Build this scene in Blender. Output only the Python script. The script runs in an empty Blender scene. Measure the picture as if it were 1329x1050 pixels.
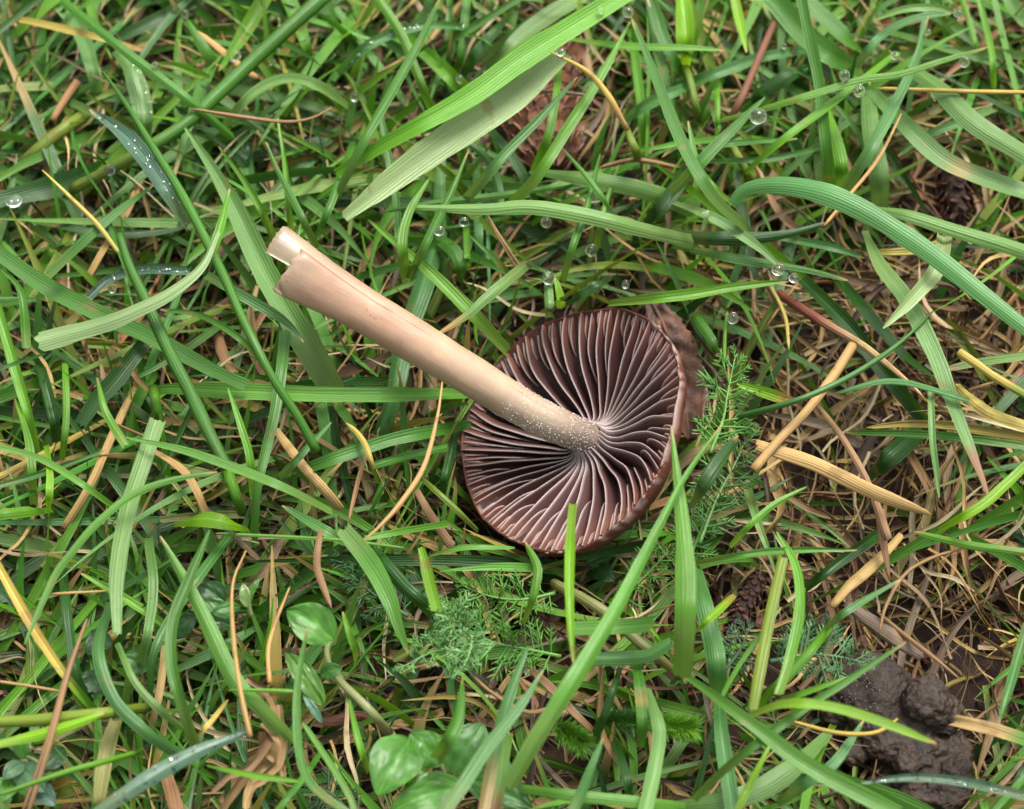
import bpy, math, random
import numpy as np
from mathutils import Vector, Matrix, noise

random.seed(7)
RNG = np.random.default_rng(11)
C = bpy.context.scene.collection
SC = bpy.context.scene
S = 0.01                      # everything below is written in centimetres, the scene is in metres

# ------------------------------------------------------------------ camera
PITCH = math.radians(60)
F = np.array([0, math.cos(PITCH), -math.sin(PITCH)])      # view direction
U = np.array([0, math.sin(PITCH), math.cos(PITCH)])       # image up
R = np.array([1.0, 0, 0])
DIST, FPX = 30.0, 3060.0
CAM = np.array([0, 0, 1.0]) - F * DIST
cam = bpy.data.objects.new('camera', bpy.data.cameras.new('camera'))
C.objects.link(cam)
cam.location = CAM * S
cam.rotation_euler = (math.pi / 2 - PITCH, 0, 0)
cam.data.sensor_width = 36
cam.data.lens = 36 * FPX / 1329
cam.data.clip_start, cam.data.clip_end = 0.005, 20
cam.data.dof.use_dof = True
cam.data.dof.focus_distance = 0.288
cam.data.dof.aperture_fstop = 28.0
SC.camera = cam

# ------------------------------------------------------------------ overcast daylight
SUN_EL, SUN_AZ = math.radians(62), math.radians(30)      # azimuth clockwise from +Y: light from the upper right of the picture
w = bpy.data.worlds.new('World'); SC.world = w; w.use_nodes = True
nt = w.node_tree
bg = nt.nodes['Background']
sky = nt.nodes.new('ShaderNodeTexSky'); sky.sky_type = 'NISHITA'; sky.sun_disc = False
sky.sun_elevation, sky.sun_rotation = SUN_EL, SUN_AZ
sky.dust_density = 6.0; sky.air_density = 1.0; sky.ozone_density = 1.0
hs = nt.nodes.new('ShaderNodeHueSaturation'); hs.inputs['Saturation'].default_value = 0.2
nt.links.new(sky.outputs[0], hs.inputs['Color']); nt.links.new(hs.outputs[0], bg.inputs['Color'])
bg.inputs['Strength'].default_value = 0.15
sl = bpy.data.lights.new('sun', 'SUN'); sl.energy = 1.4; sl.angle = math.radians(20); sl.color = (1.0, 0.93, 0.82)
sun = bpy.data.objects.new('sun', sl); C.objects.link(sun)
sd = Vector((math.sin(SUN_AZ) * math.cos(SUN_EL), math.cos(SUN_AZ) * math.cos(SUN_EL), math.sin(SUN_EL)))
sun.rotation_euler = (-sd).to_track_quat('-Z', 'Y').to_euler()
SC.view_settings.view_transform = 'Standard'; SC.view_settings.look = 'None'
SC.view_settings.exposure = 1.33; SC.view_settings.gamma = 1.0; SC.view_settings.use_curve_mapping = False
SC.cycles.max_bounces = 10; SC.cycles.transparent_max_bounces = 12; SC.cycles.transmission_bounces = 8
SC.cycles.diffuse_bounces = 5; SC.cycles.caustics_refractive = False; SC.cycles.caustics_reflective = False

# ------------------------------------------------------------------ helpers
def at(px, py, h):
    """the point at height h (cm) that the photograph shows at a pixel"""
    d = F + (px - 664.5) / FPX * R + (525 - py) / FPX * U
    return CAM + d * ((h - CAM[2]) / d[2])

def proj(P):
    q = np.asarray(P) - CAM
    d = q @ F
    return 664.5 + FPX * (q @ R) / d, 525 - FPX * (q @ U) / d

def ppc(P):
    return FPX / float((np.asarray(P) - CAM) @ F)         # pixels per cm there

def lin(r, g, b):
    f = lambda c: (c / 255 / 12.92) if c / 255 <= 0.04045 else ((c / 255 + 0.055) / 1.055) ** 2.4
    return np.array([f(r), f(g), f(b)])

def mesh(name, V, Fc, mat, loc=(0, 0, 0), col=None, uv=None, smooth=True):
    V = np.asarray(V, float)
    loc = np.asarray(loc, float)
    me = bpy.data.meshes.new(name)
    me.from_pydata(((V - loc) * S).tolist(), [], Fc if isinstance(Fc, list) else Fc.tolist())
    if col is not None:
        a = me.attributes.new('col', 'FLOAT_COLOR', 'POINT')
        c = np.ones((len(V), 4), np.float32); c[:, :3] = np.asarray(col)
        a.data.foreach_set('color', c.ravel())
    if uv is not None:
        a = me.attributes.new('rib', 'FLOAT2', 'POINT')
        a.data.foreach_set('vector', np.asarray(uv, np.float32).ravel())
    if smooth:
        me.polygons.foreach_set('use_smooth', np.ones(len(me.polygons), bool))
    for m in (mat if isinstance(mat, (list, tuple)) else [mat]):
        me.materials.append(m)
    me.update()
    return me

def link(name, me, parent=None, loc=(0, 0, 0)):
    o = bpy.data.objects.new(name, me); C.objects.link(o)
    o.location = np.asarray(loc, float) * S
    if parent is not None:
        o.parent = parent
    return o

def tag(o, label=None, cat=None, group=None, kind=None):
    for k, v in (('label', label), ('category', cat), ('group', group), ('kind', kind)):
        if v: o[k] = v
    return o

def empty(name, loc):
    o = bpy.data.objects.new(name, None); C.objects.link(o); o.location = np.asarray(loc, float) * S
    o.empty_display_size = 0.002
    return o

def unit(v):
    v = np.asarray(v, float)
    return v / np.maximum(np.linalg.norm(v, axis=-1, keepdims=True), 1e-9)

def spline(pts, n):
    """Catmull-Rom through the points, n samples evenly spaced in length"""
    P = np.asarray(pts, float)
    if len(P) == 2:
        return P[0] + (P[1] - P[0]) * np.linspace(0, 1, n)[:, None]
    Q = np.vstack([2 * P[0] - P[1], P, 2 * P[-1] - P[-2]])
    out = []
    for i in range(1, len(Q) - 2):
        t = np.linspace(0, 1, 24, endpoint=False)[:, None]
        p0, p1, p2, p3 = Q[i - 1], Q[i], Q[i + 1], Q[i + 2]
        out.append(0.5 * (2 * p1 + (p2 - p0) * t + (2 * p0 - 5 * p1 + 4 * p2 - p3) * t ** 2 + (3 * p1 - p0 - 3 * p2 + p3) * t ** 3))
    out = np.vstack(out + [P[-1:]])
    L = np.r_[0, np.cumsum(np.linalg.norm(np.diff(out, axis=0), axis=1))]
    s = np.linspace(0, L[-1], n)
    return np.stack([np.interp(s, L, out[:, k]) for k in range(P.shape[1])], 1)

def grid_faces(n, m, off=0, close=False):
    i = np.arange(n - 1)[:, None]; j = np.arange(m if close else m - 1)[None]
    j2 = (j + 1) % m
    return (off + np.stack([i * m + j, i * m + j2, (i + 1) * m + j2, (i + 1) * m + j], -1)).reshape(-1, 4)

def ribbon(P, W, N, fold=0.2, roll=None, cross=5, thick=0.0):
    """a leaf blade along P: half widths W, facing N, folded along its midrib"""
    n = len(P)
    T = unit(np.gradient(P, axis=0))
    N = unit(N - T * np.sum(N * T, 1, keepdims=True))
    B = np.cross(T, N)
    if roll is not None:
        c, s_ = np.cos(roll)[:, None], np.sin(roll)[:, None]
        B, N = B * c + N * s_, N * c - B * s_
    t = np.linspace(-1, 1, cross)
    lift = fold * (np.abs(t) ** 1.3 - 0.4)
    V = P[:, None] + B[:, None] * (W[:, None] * t[None])[..., None] + N[:, None] * (W[:, None] * lift[None])[..., None]
    L = np.r_[0, np.cumsum(np.linalg.norm(np.diff(P, axis=0), axis=1))]
    uv = np.stack([W[:, None] * t[None], np.repeat(L[:, None], cross, 1)], -1)
    return V.reshape(-1, 3), grid_faces(n, cross), uv.reshape(-1, 2)

def tube(P, W, m=8, ref=None):
    n = len(P)
    T = unit(np.gradient(P, axis=0))
    ref = np.array([0.3, -0.4, 0.9]) if ref is None else ref
    N = unit(ref - T * np.sum(T * ref, 1, keepdims=True)); B = np.cross(T, N)
    a = np.linspace(0, 2 * np.pi, m, endpoint=False)
    V = P[:, None] + W[:, None, None] * (N[:, None] * np.cos(a)[None, :, None] + B[:, None] * np.sin(a)[None, :, None])
    L = np.r_[0, np.cumsum(np.linalg.norm(np.diff(P, axis=0), axis=1))]
    uv = np.stack([W[:, None] * 3.1 * np.minimum(a, 2 * np.pi - a)[None] / np.pi, np.repeat(L[:, None], m, 1)], -1)
    Fc = grid_faces(n, m, 0, True).tolist()
    Fc.append(list(range(m))[::-1]); Fc.append(list(range((n - 1) * m, n * m)))
    return V.reshape(-1, 3), Fc, uv.reshape(-1, 2)

def fbm(p, o=4):
    return noise.fractal(Vector(p), 1.0, 2.0, o)

_ICO = {}
def ico(sub):
    if sub not in _ICO:
        import bmesh
        bm = bmesh.new(); bmesh.ops.create_icosphere(bm, subdivisions=sub, radius=1)
        bm.verts.ensure_lookup_table()
        _ICO[sub] = (np.array([v.co[:] for v in bm.verts]), np.array([[v.index for v in f.verts] for f in bm.faces]))
        bm.free()
    return _ICO[sub]

# ------------------------------------------------------------------ materials
def new_mat(name):
    m = bpy.data.materials.new(name); m.use_nodes = True
    t = m.node_tree; b = t.nodes['Principled BSDF']
    return m, t, b, t.nodes['Material Output']

def N_(t, kind, **kw):
    n = t.nodes.new(kind)
    for k, v in kw.items():
        if k in n.inputs.keys(): n.inputs[k].default_value = v
        else: setattr(n, k, v)
    return n

def mathn(t, op, a, b=None, c=None):
    n = t.nodes.new('ShaderNodeMath'); n.operation = op
    for i, v in enumerate((a, b, c)):
        if v is None: continue
        if isinstance(v, (int, float)): n.inputs[i].default_value = v
        else: t.links.new(v, n.inputs[i])
    return n.outputs[0]

def ramp(t, fac, stops):
    n = t.nodes.new('ShaderNodeValToRGB')
    while len(n.color_ramp.elements) < len(stops): n.color_ramp.elements.new(0.5)
    for e, (p, c) in zip(n.color_ramp.elements, stops):
        e.position = p; e.color = (*c, 1) if not isinstance(c, (int, float)) else (c, c, c, 1)
    t.links.new(fac, n.inputs[0])
    return n.outputs[0]

def mixc(t, mode, fac, a, b):
    n = t.nodes.new('ShaderNodeMix'); n.data_type = 'RGBA'; n.blend_type = mode
    if isinstance(fac, (int, float)): n.inputs[0].default_value = fac
    else: t.links.new(fac, n.inputs[0])
    for i, v in ((6, a), (7, b)):
        if isinstance(v, tuple): n.inputs[i].default_value = (*v, 1)
        else: t.links.new(v, n.inputs[i])
    return n.outputs[2]

def blade_mat(name, trans, rough, spec, ribs, spots):
    m, t, b, out = new_mat(name)
    col = N_(t, 'ShaderNodeAttribute', attribute_name='col').outputs['Color']
    rib = N_(t, 'ShaderNodeAttribute', attribute_name='rib').outputs['Vector']
    sep = N_(t, 'ShaderNodeSeparateXYZ'); t.links.new(rib, sep.inputs[0])
    geo = N_(t, 'ShaderNodeNewGeometry')
    # vein contrast, broken up along the blade
    cmb = N_(t, 'ShaderNodeCombineXYZ')
    t.links.new(mathn(t, 'MULTIPLY', sep.outputs[0], 60), cmb.inputs[0]); t.links.new(mathn(t, 'MULTIPLY', sep.outputs[1], 2.2), cmb.inputs[1])
    streak = N_(t, 'ShaderNodeTexNoise', Scale=1.0, Detail=3.0); t.links.new(cmb.outputs[0], streak.inputs['Vector'])
    warp = N_(t, 'ShaderNodeTexNoise', Scale=1.0, Detail=2.0); cmb2 = N_(t, 'ShaderNodeCombineXYZ')
    t.links.new(mathn(t, 'MULTIPLY', sep.outputs[0], 9), cmb2.inputs[0]); t.links.new(mathn(t, 'MULTIPLY', sep.outputs[1], 0.5), cmb2.inputs[1]); t.links.new(cmb2.outputs[0], warp.inputs['Vector'])
    wv = mathn(t, 'SINE', mathn(t, 'MULTIPLY_ADD', sep.outputs[0], 2 * math.pi / 0.033, mathn(t, 'MULTIPLY', warp.outputs[0], 14.0)))
    wv = mathn(t, 'MULTIPLY', wv, mathn(t, 'MULTIPLY', warp.outputs[0], mathn(t, 'MULTIPLY', streak.outputs[0], 4.0)))
    big = N_(t, 'ShaderNodeTexNoise', Scale=90.0, Detail=3.0); t.links.new(geo.outputs['Position'], big.inputs['Vector'])
    fine = N_(t, 'ShaderNodeTexNoise', Scale=900.0, Detail=2.0); t.links.new(geo.outputs['Position'], fine.inputs['Vector'])
    k = mathn(t, 'ADD', mathn(t, 'MULTIPLY', wv, ribs * 0.5), 1.0)
    k = mathn(t, 'MULTIPLY', k, mathn(t, 'MULTIPLY_ADD', streak.outputs[0], ribs * 2.0, 1.0 - ribs))
    k = mathn(t, 'MULTIPLY', k, mathn(t, 'MULTIPLY_ADD', big.outputs[0], 0.7, 0.66))
    kc = N_(t, 'ShaderNodeCombineColor')
    for i in range(3): t.links.new(k, kc.inputs[i])
    c = mixc(t, 'MULTIPLY', 1.0, col, kc.outputs[0])
    sp = N_(t, 'ShaderNodeTexNoise', Scale=260.0, Detail=4.0); t.links.new(geo.outputs['Position'], sp.inputs['Vector'])
    c = mixc(t, 'MIX', ramp(t, sp.outputs[0], [(spots, 0.0), (spots + 0.05, 0.55)]), c, (0.17, 0.11, 0.035))
    t.links.new(c, b.inputs['Base Color'])
    b.inputs['Roughness'].default_value = rough; b.inputs['Specular IOR Level'].default_value = spec
    t.links.new(mathn(t, 'MULTIPLY_ADD', fine.outputs[0], 0.3, rough - 0.15), b.inputs['Roughness'])
    bp = N_(t, 'ShaderNodeBump', Strength=0.28, Distance=0.00008)
    t.links.new(mathn(t, 'ADD', wv, mathn(t, 'MULTIPLY', streak.outputs[0], 1.6)), bp.inputs['Height']); t.links.new(bp.outputs[0], b.inputs['Normal'])
    if trans > 0:
        tr = N_(t, 'ShaderNodeBsdfTranslucent')
        t.links.new(mixc(t, 'MULTIPLY', 1.0, c, (1.5, 1.35, 0.6)), tr.inputs['Color'])
        mx = N_(t, 'ShaderNodeMixShader'); mx.inputs[0].default_value = trans
        t.links.new(b.outputs[0], mx.inputs[1]); t.links.new(tr.outputs[0], mx.inputs[2]); t.links.new(mx.outputs[0], out.inputs['Surface'])
    return m

LEAF = blade_mat('grass_leaf', 0.32, 0.42, 0.33, 0.13, 0.655)
DRY = blade_mat('dry_leaf', 0.12, 0.62, 0.3, 0.20, 0.60)
WET = blade_mat('wet_leaf', 0.28, 0.42, 0.55, 0.12, 0.74)

def simple_mat(name, c1, c2, scale, rough, bump=0.0, bdist=0.0002, spec=0.4, bscale=None, stops=(0.35, 0.65), sss=0.0):
    m, t, b, out = new_mat(name)
    geo = N_(t, 'ShaderNodeNewGeometry')
    n = N_(t, 'ShaderNodeTexNoise', Scale=scale, Detail=5.0, Roughness=0.62); t.links.new(geo.outputs['Position'], n.inputs['Vector'])
    t.links.new(ramp(t, n.outputs[0], [(stops[0], c1), (stops[1], c2)]), b.inputs['Base Color'])
    b.inputs['Roughness'].default_value = rough; b.inputs['Specular IOR Level'].default_value = spec
    if sss: b.inputs['Subsurface Weight'].default_value = sss; b.inputs['Subsurface Radius'].default_value = (0.002, 0.001, 0.0006); b.inputs['Subsurface Scale'].default_value = 0.5
    if bump:
        n2 = N_(t, 'ShaderNodeTexNoise', Scale=bscale or scale * 3, Detail=6.0, Roughness=0.7); t.links.new(geo.outputs['Position'], n2.inputs['Vector'])
        bp = N_(t, 'ShaderNodeBump', Strength=bump, Distance=bdist); t.links.new(n2.outputs[0], bp.inputs['Height']); t.links.new(bp.outputs[0], b.inputs['Normal'])
    return m

SOIL = simple_mat('soil', (0.010, 0.006, 0.004), (0.045, 0.022, 0.014), 180, 0.8, 0.9, 0.0006, 0.3)
CRUMB = simple_mat('soil_crumb', (0.025, 0.010, 0.006), (0.12, 0.042, 0.022), 500, 0.6, 0.6, 0.0002, 0.4)
CAST = simple_mat('worm_cast_mud', (0.010, 0.006, 0.004), (0.058, 0.037, 0.025), 420, 0.32, 1.0, 0.0005, 0.35, 900, (0.25, 0.8))
SCALE = simple_mat('cone_scale', (0.06, 0.024, 0.013), (0.30, 0.135, 0.075), 350, 0.5, 0.5, 0.0002, 0.4)
DEADLEAF = simple_mat('dead_leaf', (0.022, 0.009, 0.005), (0.11, 0.046, 0.024), 320, 0.6, 0.7, 0.0003, 0.4)
SCALE_DARK = simple_mat('cone_scale_dark', (0.02, 0.009, 0.006), (0.10, 0.042, 0.026), 500, 0.55, 0.6, 0.0003, 0.35)
GRIT = simple_mat('grit', (0.12, 0.09, 0.07), (0.34, 0.28, 0.23), 800, 0.5)

def water():
    m, t, b, out = new_mat('dew_water')
    b.inputs['Base Color'].default_value = (1, 1, 1, 1); b.inputs['Roughness'].default_value = 0.0
    b.inputs['IOR'].default_value = 1.33; b.inputs['Transmission Weight'].default_value = 1.0
    return m
WATER = water()

def round_leaf_mat():
    m, t, b, out = new_mat('round_leaf')
    col = N_(t, 'ShaderNodeAttribute', attribute_name='col').outputs['Color']
    geo = N_(t, 'ShaderNodeNewGeometry')
    n = N_(t, 'ShaderNodeTexNoise', Scale=220.0, Detail=4.0); t.links.new(geo.outputs['Position'], n.inputs['Vector'])
    vo = N_(t, 'ShaderNodeTexVoronoi', Scale=700.0); t.links.new(geo.outputs['Position'], vo.inputs['Vector'])
    k = mathn(t, 'MULTIPLY_ADD', n.outputs[0], 0.9, 0.55)
    kc = N_(t, 'ShaderNodeCombineColor')
    for i in range(3): t.links.new(k, kc.inputs[i])
    c = mixc(t, 'MULTIPLY', 1.0, col, kc.outputs[0])
    t.links.new(c, b.inputs['Base Color'])
    t.links.new(ramp(t, n.outputs[0], [(0.32, 0.18), (0.48, 0.45)]), b.inputs['Roughness'])
    b.inputs['Specular IOR Level'].default_value = 0.42
    bp = N_(t, 'ShaderNodeBump', Strength=0.2, Distance=0.0002); t.links.new(vo.outputs[0], bp.inputs['Height']); t.links.new(bp.outputs[0], b.inputs['Normal'])
    tr = N_(t, 'ShaderNodeBsdfTranslucent'); t.links.new(mixc(t, 'MULTIPLY', 1.0, c, (1.4, 1.3, 0.6)), tr.inputs['Color'])
    mx = N_(t, 'ShaderNodeMixShader'); mx.inputs[0].default_value = 0.25
    t.links.new(b.outputs[0], mx.inputs[1]); t.links.new(tr.outputs[0], mx.inputs[2]); t.links.new(mx.outputs[0], out.inputs['Surface'])
    return m
ROUND = round_leaf_mat()

def attr_mat(name, rough, spec, nscale, namp, bump, bscale, sss=0.0, bdist=0.0001, specks=None, stretch=None):
    m, t, b, out = new_mat(name)
    col = N_(t, 'ShaderNodeAttribute', attribute_name='col').outputs['Color']
    geo = N_(t, 'ShaderNodeNewGeometry')
    vec = geo.outputs['Position']
    if stretch:
        rib = N_(t, 'ShaderNodeAttribute', attribute_name='rib')
        mp = N_(t, 'ShaderNodeMapping'); mp.inputs['Scale'].default_value = stretch; t.links.new(rib.outputs['Vector'], mp.inputs['Vector']); svec = mp.outputs[0]
    else: svec = vec
    n = N_(t, 'ShaderNodeTexNoise', Scale=nscale, Detail=5.0, Roughness=0.6); t.links.new(svec, n.inputs['Vector'])
    k = mathn(t, 'MULTIPLY_ADD', n.outputs[0], namp * 2, 1 - namp)
    if stretch:                                                         # blotches as well as fibres
        nb = N_(t, 'ShaderNodeTexNoise', Scale=170.0, Detail=4.0, Roughness=0.6); t.links.new(vec, nb.inputs['Vector'])
        k = mathn(t, 'MULTIPLY', k, mathn(t, 'MULTIPLY_ADD', nb.outputs[0], 0.9, 0.55))
    kc = N_(t, 'ShaderNodeCombineColor')
    for i in range(3): t.links.new(k, kc.inputs[i])
    c = mixc(t, 'MULTIPLY', 1.0, col, kc.outputs[0])
    if specks:
        sp = N_(t, 'ShaderNodeTexNoise', Scale=specks[0], Detail=3.0); t.links.new(vec, sp.inputs['Vector'])
        c = mixc(t, 'MIX', ramp(t, sp.outputs[0], [(specks[1], 0.0), (specks[1] + 0.04, specks[3])]), c, specks[2])
    t.links.new(c, b.inputs['Base Color'])
    b.inputs['Roughness'].default_value = rough; b.inputs['Specular IOR Level'].default_value = spec
    if sss: b.inputs['Subsurface Weight'].default_value = sss; b.inputs['Subsurface Radius'].default_value = (0.003, 0.0016, 0.0009); b.inputs['Subsurface Scale'].default_value = 0.6
    n2 = N_(t, 'ShaderNodeTexNoise', Scale=bscale, Detail=4.0); t.links.new(svec, n2.inputs['Vector'])
    bp = N_(t, 'ShaderNodeBump', Strength=bump, Distance=bdist); t.links.new(n2.outputs[0], bp.inputs['Height']); t.links.new(bp.outputs[0], b.inputs['Normal'])
    return m
GILL = attr_mat('gill_flesh', 0.55, 0.4, 900, 0.22, 0.25, 2500)
CAPM = attr_mat('cap_skin', 0.62, 0.25, 700, 0.35, 0.5, 1800, specks=(2600, 0.66, (0.4, 0.33, 0.30), 0.35))
STEM = attr_mat('stem_flesh', 0.32, 0.5, 1.0, 0.26, 0.3, 3.0, sss=0.45, specks=(1300, 0.68, (0.17, 0.085, 0.05), 0.6), stretch=(6.5, 1.3, 1))
YAR = attr_mat('yarrow_leaf', 0.5, 0.4, 600, 0.3, 0.2, 1500)

KA = 0.50      # surface colour as read off the photograph's well lit faces -> base colour
PAL = dict(g=(86, 146, 48), G=(108, 170, 42), L=(134, 190, 34), l=(136, 162, 60), b=(92, 148, 76), w=(90, 132, 98), p=(124, 170, 90),
           P=(160, 192, 126), A=(110, 174, 98), h=(110, 170, 66), d=(54, 100, 36), y=(208, 186, 90), o=(210, 168, 104), s=(206, 172, 108), S=(168, 172, 108),
           t=(164, 126, 86), r=(146, 96, 66), c=(142, 80, 66), k=(142, 122, 100), H=(166, 176, 116))
PAL = {k: lin(*v) * KA for k, v in PAL.items()}

# ------------------------------------------------------------------ ground
def ground_h(x, y):
    return 0.28 * fbm((x * 0.45, y * 0.45, 3.1), 5) + 0.10 * fbm((x * 2.2, y * 2.2, 9.0), 3) - 0.12

def build_ground():
    a = np.r_[-400, -200, -90, -45, -24, np.linspace(-15, 15, 151), 24, 45, 90, 200, 400]
    V = [(x, y, ground_h(x, y)) for y in a for x in a]
    o = link('ground', mesh('ground', V, grid_faces(len(a), len(a)), SOIL))
    tag(o, kind='structure')
build_ground()

CAP_POLY = [(760, 396), (800, 397), (850, 418), (878, 470), (890, 530), (874, 592), (832, 652), (770, 698), (690, 719), (650, 704), (608, 652), (598, 590), (603, 540), (650, 468), (700, 420)]
STEM_POLY = [(340, 320), (365, 298), (470, 345), (640, 475), (790, 565), (765, 600), (600, 520), (470, 440), (360, 390)]
def inside(px, py, poly):
    px, py = np.asarray(px), np.asarray(py)
    r = np.zeros(px.shape, bool); n = len(poly)
    for i in range(n):
        (x1, y1), (x2, y2) = poly[i], poly[(i + 1) % n]
        r ^= ((y1 > py) != (y2 > py)) & (px < (x2 - x1) * (py - y1) / (y2 - y1 + 1e-9) + x1)
    return r

# places kept open for the things that lie there: px, py, radius, greatest height of the turf over it
KEEP = [(710, 165, 66, 0.5), (712, 85, 52, 0.5), (1140, 905, 58, 0.5), (1205, 915, 44, 0.5), (1200, 990, 50, 0.5), (503, 988, 42, 0.7), (547, 972, 34, 0.7),
        (603, 970, 36, 0.7), (402, 810, 40, 0.8), (560, 1035, 55, 0.6), (892, 470, 40, 0.5), (920, 560, 45, 0.7), (935, 610, 40, 0.8), (600, 825, 75, 0.7), (680, 835, 50, 0.7),
        (870, 945, 45, 0.6), (745, 950, 35, 0.6), (1150, 810, 60, 0.6), (960, 780, 40, 0.5), (1080, 850, 45, 0.7), (1240, 250, 36, 0.4), (1100, 590, 90, 0.7)]
# patches where little green grows: px, py, rx, ry, share of green kept
BARE = [(1120, 560, 230, 210, 0.07), (1230, 470, 170, 140, 0.2), (1190, 830, 190, 130, 0.08), (1260, 230, 90, 90, 0.25), (960, 790, 90, 90, 0.35), (700, 150, 90, 110, 0.25),
        (1170, 970, 120, 90, 0.12), (520, 470, 90, 60, 0.3), (430, 1010, 90, 60, 0.4), (640, 910, 120, 60, 0.35), (120, 260, 90, 50, 0.35), (360, 600, 90, 60, 0.4), (980, 330, 90, 40, 0.4)]

def green_keep(px, py):
    k = np.ones_like(px)
    for x, y, rx, ry, s in BARE:
        d = np.sqrt(((px - x) / rx) ** 2 + ((py - y) / ry) ** 2)
        k = np.minimum(k, s + (1 - s) * np.clip((d - 0.6) / 0.5, 0, 1))
    return k

def field(root, L, az, e0, e1, turn, W, n, rollr, fold, colf, tip=True, zmax=None, curl=0.0, cross=3, wig=0.0, keep=False):
    """many blades in one go; returns V, F, col, uv after dropping those that would grow through the objects of the scene"""
    N = len(root)
    s = np.linspace(0, 1, n)
    e = e0[:, None] + (e1 - e0)[:, None] * s
    a = az[:, None] + turn[:, None] * s ** 1.3
    if wig: 
        a = a + wig * np.sin(s[None] * RNG.uniform(4, 12, (N, 1)) + RNG.uniform(0, 6, (N, 1)))
        e = e + wig * 0.7 * np.sin(s[None] * RNG.uniform(4, 12, (N, 1)) + RNG.uniform(0, 6, (N, 1)))
    d = np.stack([np.cos(e) * np.cos(a), np.cos(e) * np.sin(a), np.sin(e)], -1)
    P = root[:, None] + np.cumsum(np.concatenate([np.zeros((N, 1, 3)), d[:, :-1] * (L / (n - 1))[:, None, None]], 1), 1)
    px, py = proj(P)
    ok = np.ones(N, bool)
    ok &= ~(inside(px, py, CAP_POLY) & (P[..., 2] > 0.25)).any(1)
    ok &= ~(inside(px, py, STEM_POLY) & (P[..., 2] > 1.3)).any(1)
    for x, y, r, h in KEEP:
        ok &= ~((((px - x) ** 2 + (py - y) ** 2) < r * r) & (P[..., 2] > h)).any(1)
    if keep: ok &= RNG.uniform(0, 1, N) < green_keep(px.mean(1), py.mean(1)) + 0.03
    if zmax is not None: ok &= P[..., 2].max(1) < zmax
    ok &= P[..., 2].min(1) > -0.35
    P, W, L, d = P[ok], W[ok], L[ok], d[ok]
    N = len(P)
    T = d
    up = unit(np.array([0, -0.35, 0.9]) + RNG.normal(0, rollr, (N, 3)))[:, None] + 0 * T
    Nn = unit(up - T * np.sum(up * T, -1, keepdims=True))
    B = np.cross(T, Nn)
    tw = (RNG.normal(0, curl, N))[:, None] * s
    B, Nn = B * np.cos(tw)[..., None] + Nn * np.sin(tw)[..., None], Nn * np.cos(tw)[..., None] - B * np.sin(tw)[..., None]
    prof = np.minimum(1, 0.72 + 0.6 * s) * (np.clip((1 - s) / 0.42, 0.03, 1) ** 0.75 if tip else np.clip(1.2 - 0.35 * s, 0, 1))
    Wp = W[:, None] * prof[None]
    t = np.linspace(-1, 1, cross)
    V = P[:, :, None] + B[:, :, None] * (Wp[..., None] * t)[..., None] + Nn[:, :, None] * (Wp[..., None] * fold * (np.abs(t) - 0.4))[..., None]
    uv = np.stack([Wp[..., None] * t, np.repeat((L[:, None] * s)[..., None], cross, -1) + RNG.uniform(0, 50, (N, 1, 1))], -1)
    col = np.repeat(colf(N, s, P)[:, :, None], cross, 2)
    Fb = grid_faces(n, cross)
    Fc = (Fb[None] + (np.arange(N) * n * cross)[:, None, None]).reshape(-1, 4)
    return V.reshape(-1, 3), Fc, col.reshape(-1, 3), uv.reshape(-1, 2)

def join(parts):
    V, Fc, cc, uu, o = [], [], [], [], 0
    for v, f, c, u in parts:
        V.append(v); Fc.append(f + o); cc.append(c); uu.append(u); o += len(v)
    return np.vstack(V), np.vstack(Fc), np.vstack(cc), np.vstack(uu)

def scatter(n, x0=-11, x1=11, y0=-9, y1=12, clump=0.0, per=6):
    if clump:
        c = np.stack([RNG.uniform(x0, x1, n // per), RNG.uniform(y0, y1, n // per)], 1)
        p = np.repeat(c, per, 0) + RNG.normal(0, clump, (len(c) * per, 2))
    else:
        p = np.stack([RNG.uniform(x0, x1, n), RNG.uniform(y0, y1, n)], 1)
    return np.column_stack([p, np.full(len(p), -0.08)])

def thin(root, inv=False):
    px, py = proj(root)
    k = green_keep(px, py)
    return root[RNG.uniform(0, 1, len(root)) < (1 - 0.75 * k if inv else k)]

GREENS = np.array([PAL['g'], PAL['d'], PAL['b'], PAL['G'], PAL['h'], PAL['l'], PAL['p'], PAL['y'] * 0.8])
GW = np.array([0.28, 0.16, 0.07, 0.23, 0.09, 0.08, 0.06, 0.03])
DRYS = np.array([PAL['s'] * 0.85, lin(158, 122, 82) * KA, lin(138, 120, 96) * KA, lin(120, 76, 52) * KA, lin(190, 160, 120) * KA, PAL['y'] * 0.6, lin(84, 60, 42) * KA])
DW = np.array([0.20, 0.26, 0.18, 0.06, 0.08, 0.05, 0.17])

def green_col(N, s, P):
    c0 = GREENS[RNG.choice(len(GREENS), N, p=GW)] * RNG.normal(1, 0.13, (N, 1)) * RNG.normal(1, 0.06, (N, 3))
    base = PAL['S'] * 0.85
    f = np.clip(1 - s / 0.22, 0, 1)[None, :, None] * RNG.uniform(0, 0.8, (N, 1, 1))
    c = c0[:, None] * (1 - f) + base * f
    dead = (RNG.uniform(0, 1, N) < 0.22)[:, None, None] * np.clip((s - RNG.uniform(0.55, 0.97, (N, 1))) / 0.08, 0, 1)[..., None]
    return np.clip(c * (1 - dead) + PAL['s'] * 0.8 * dead, 0.004, 0.9)

def dry_col(N, s, P):
    c0 = DRYS[RNG.choice(len(DRYS), N, p=DW)] * RNG.normal(0.92, 0.2, (N, 1)) * RNG.normal(1, 0.05, (N, 3))
    return np.clip(np.repeat(c0[:, None], len(s), 1), 0.006, 0.8)

def uni(a, b, n): return RNG.uniform(a, b, n)

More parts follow.
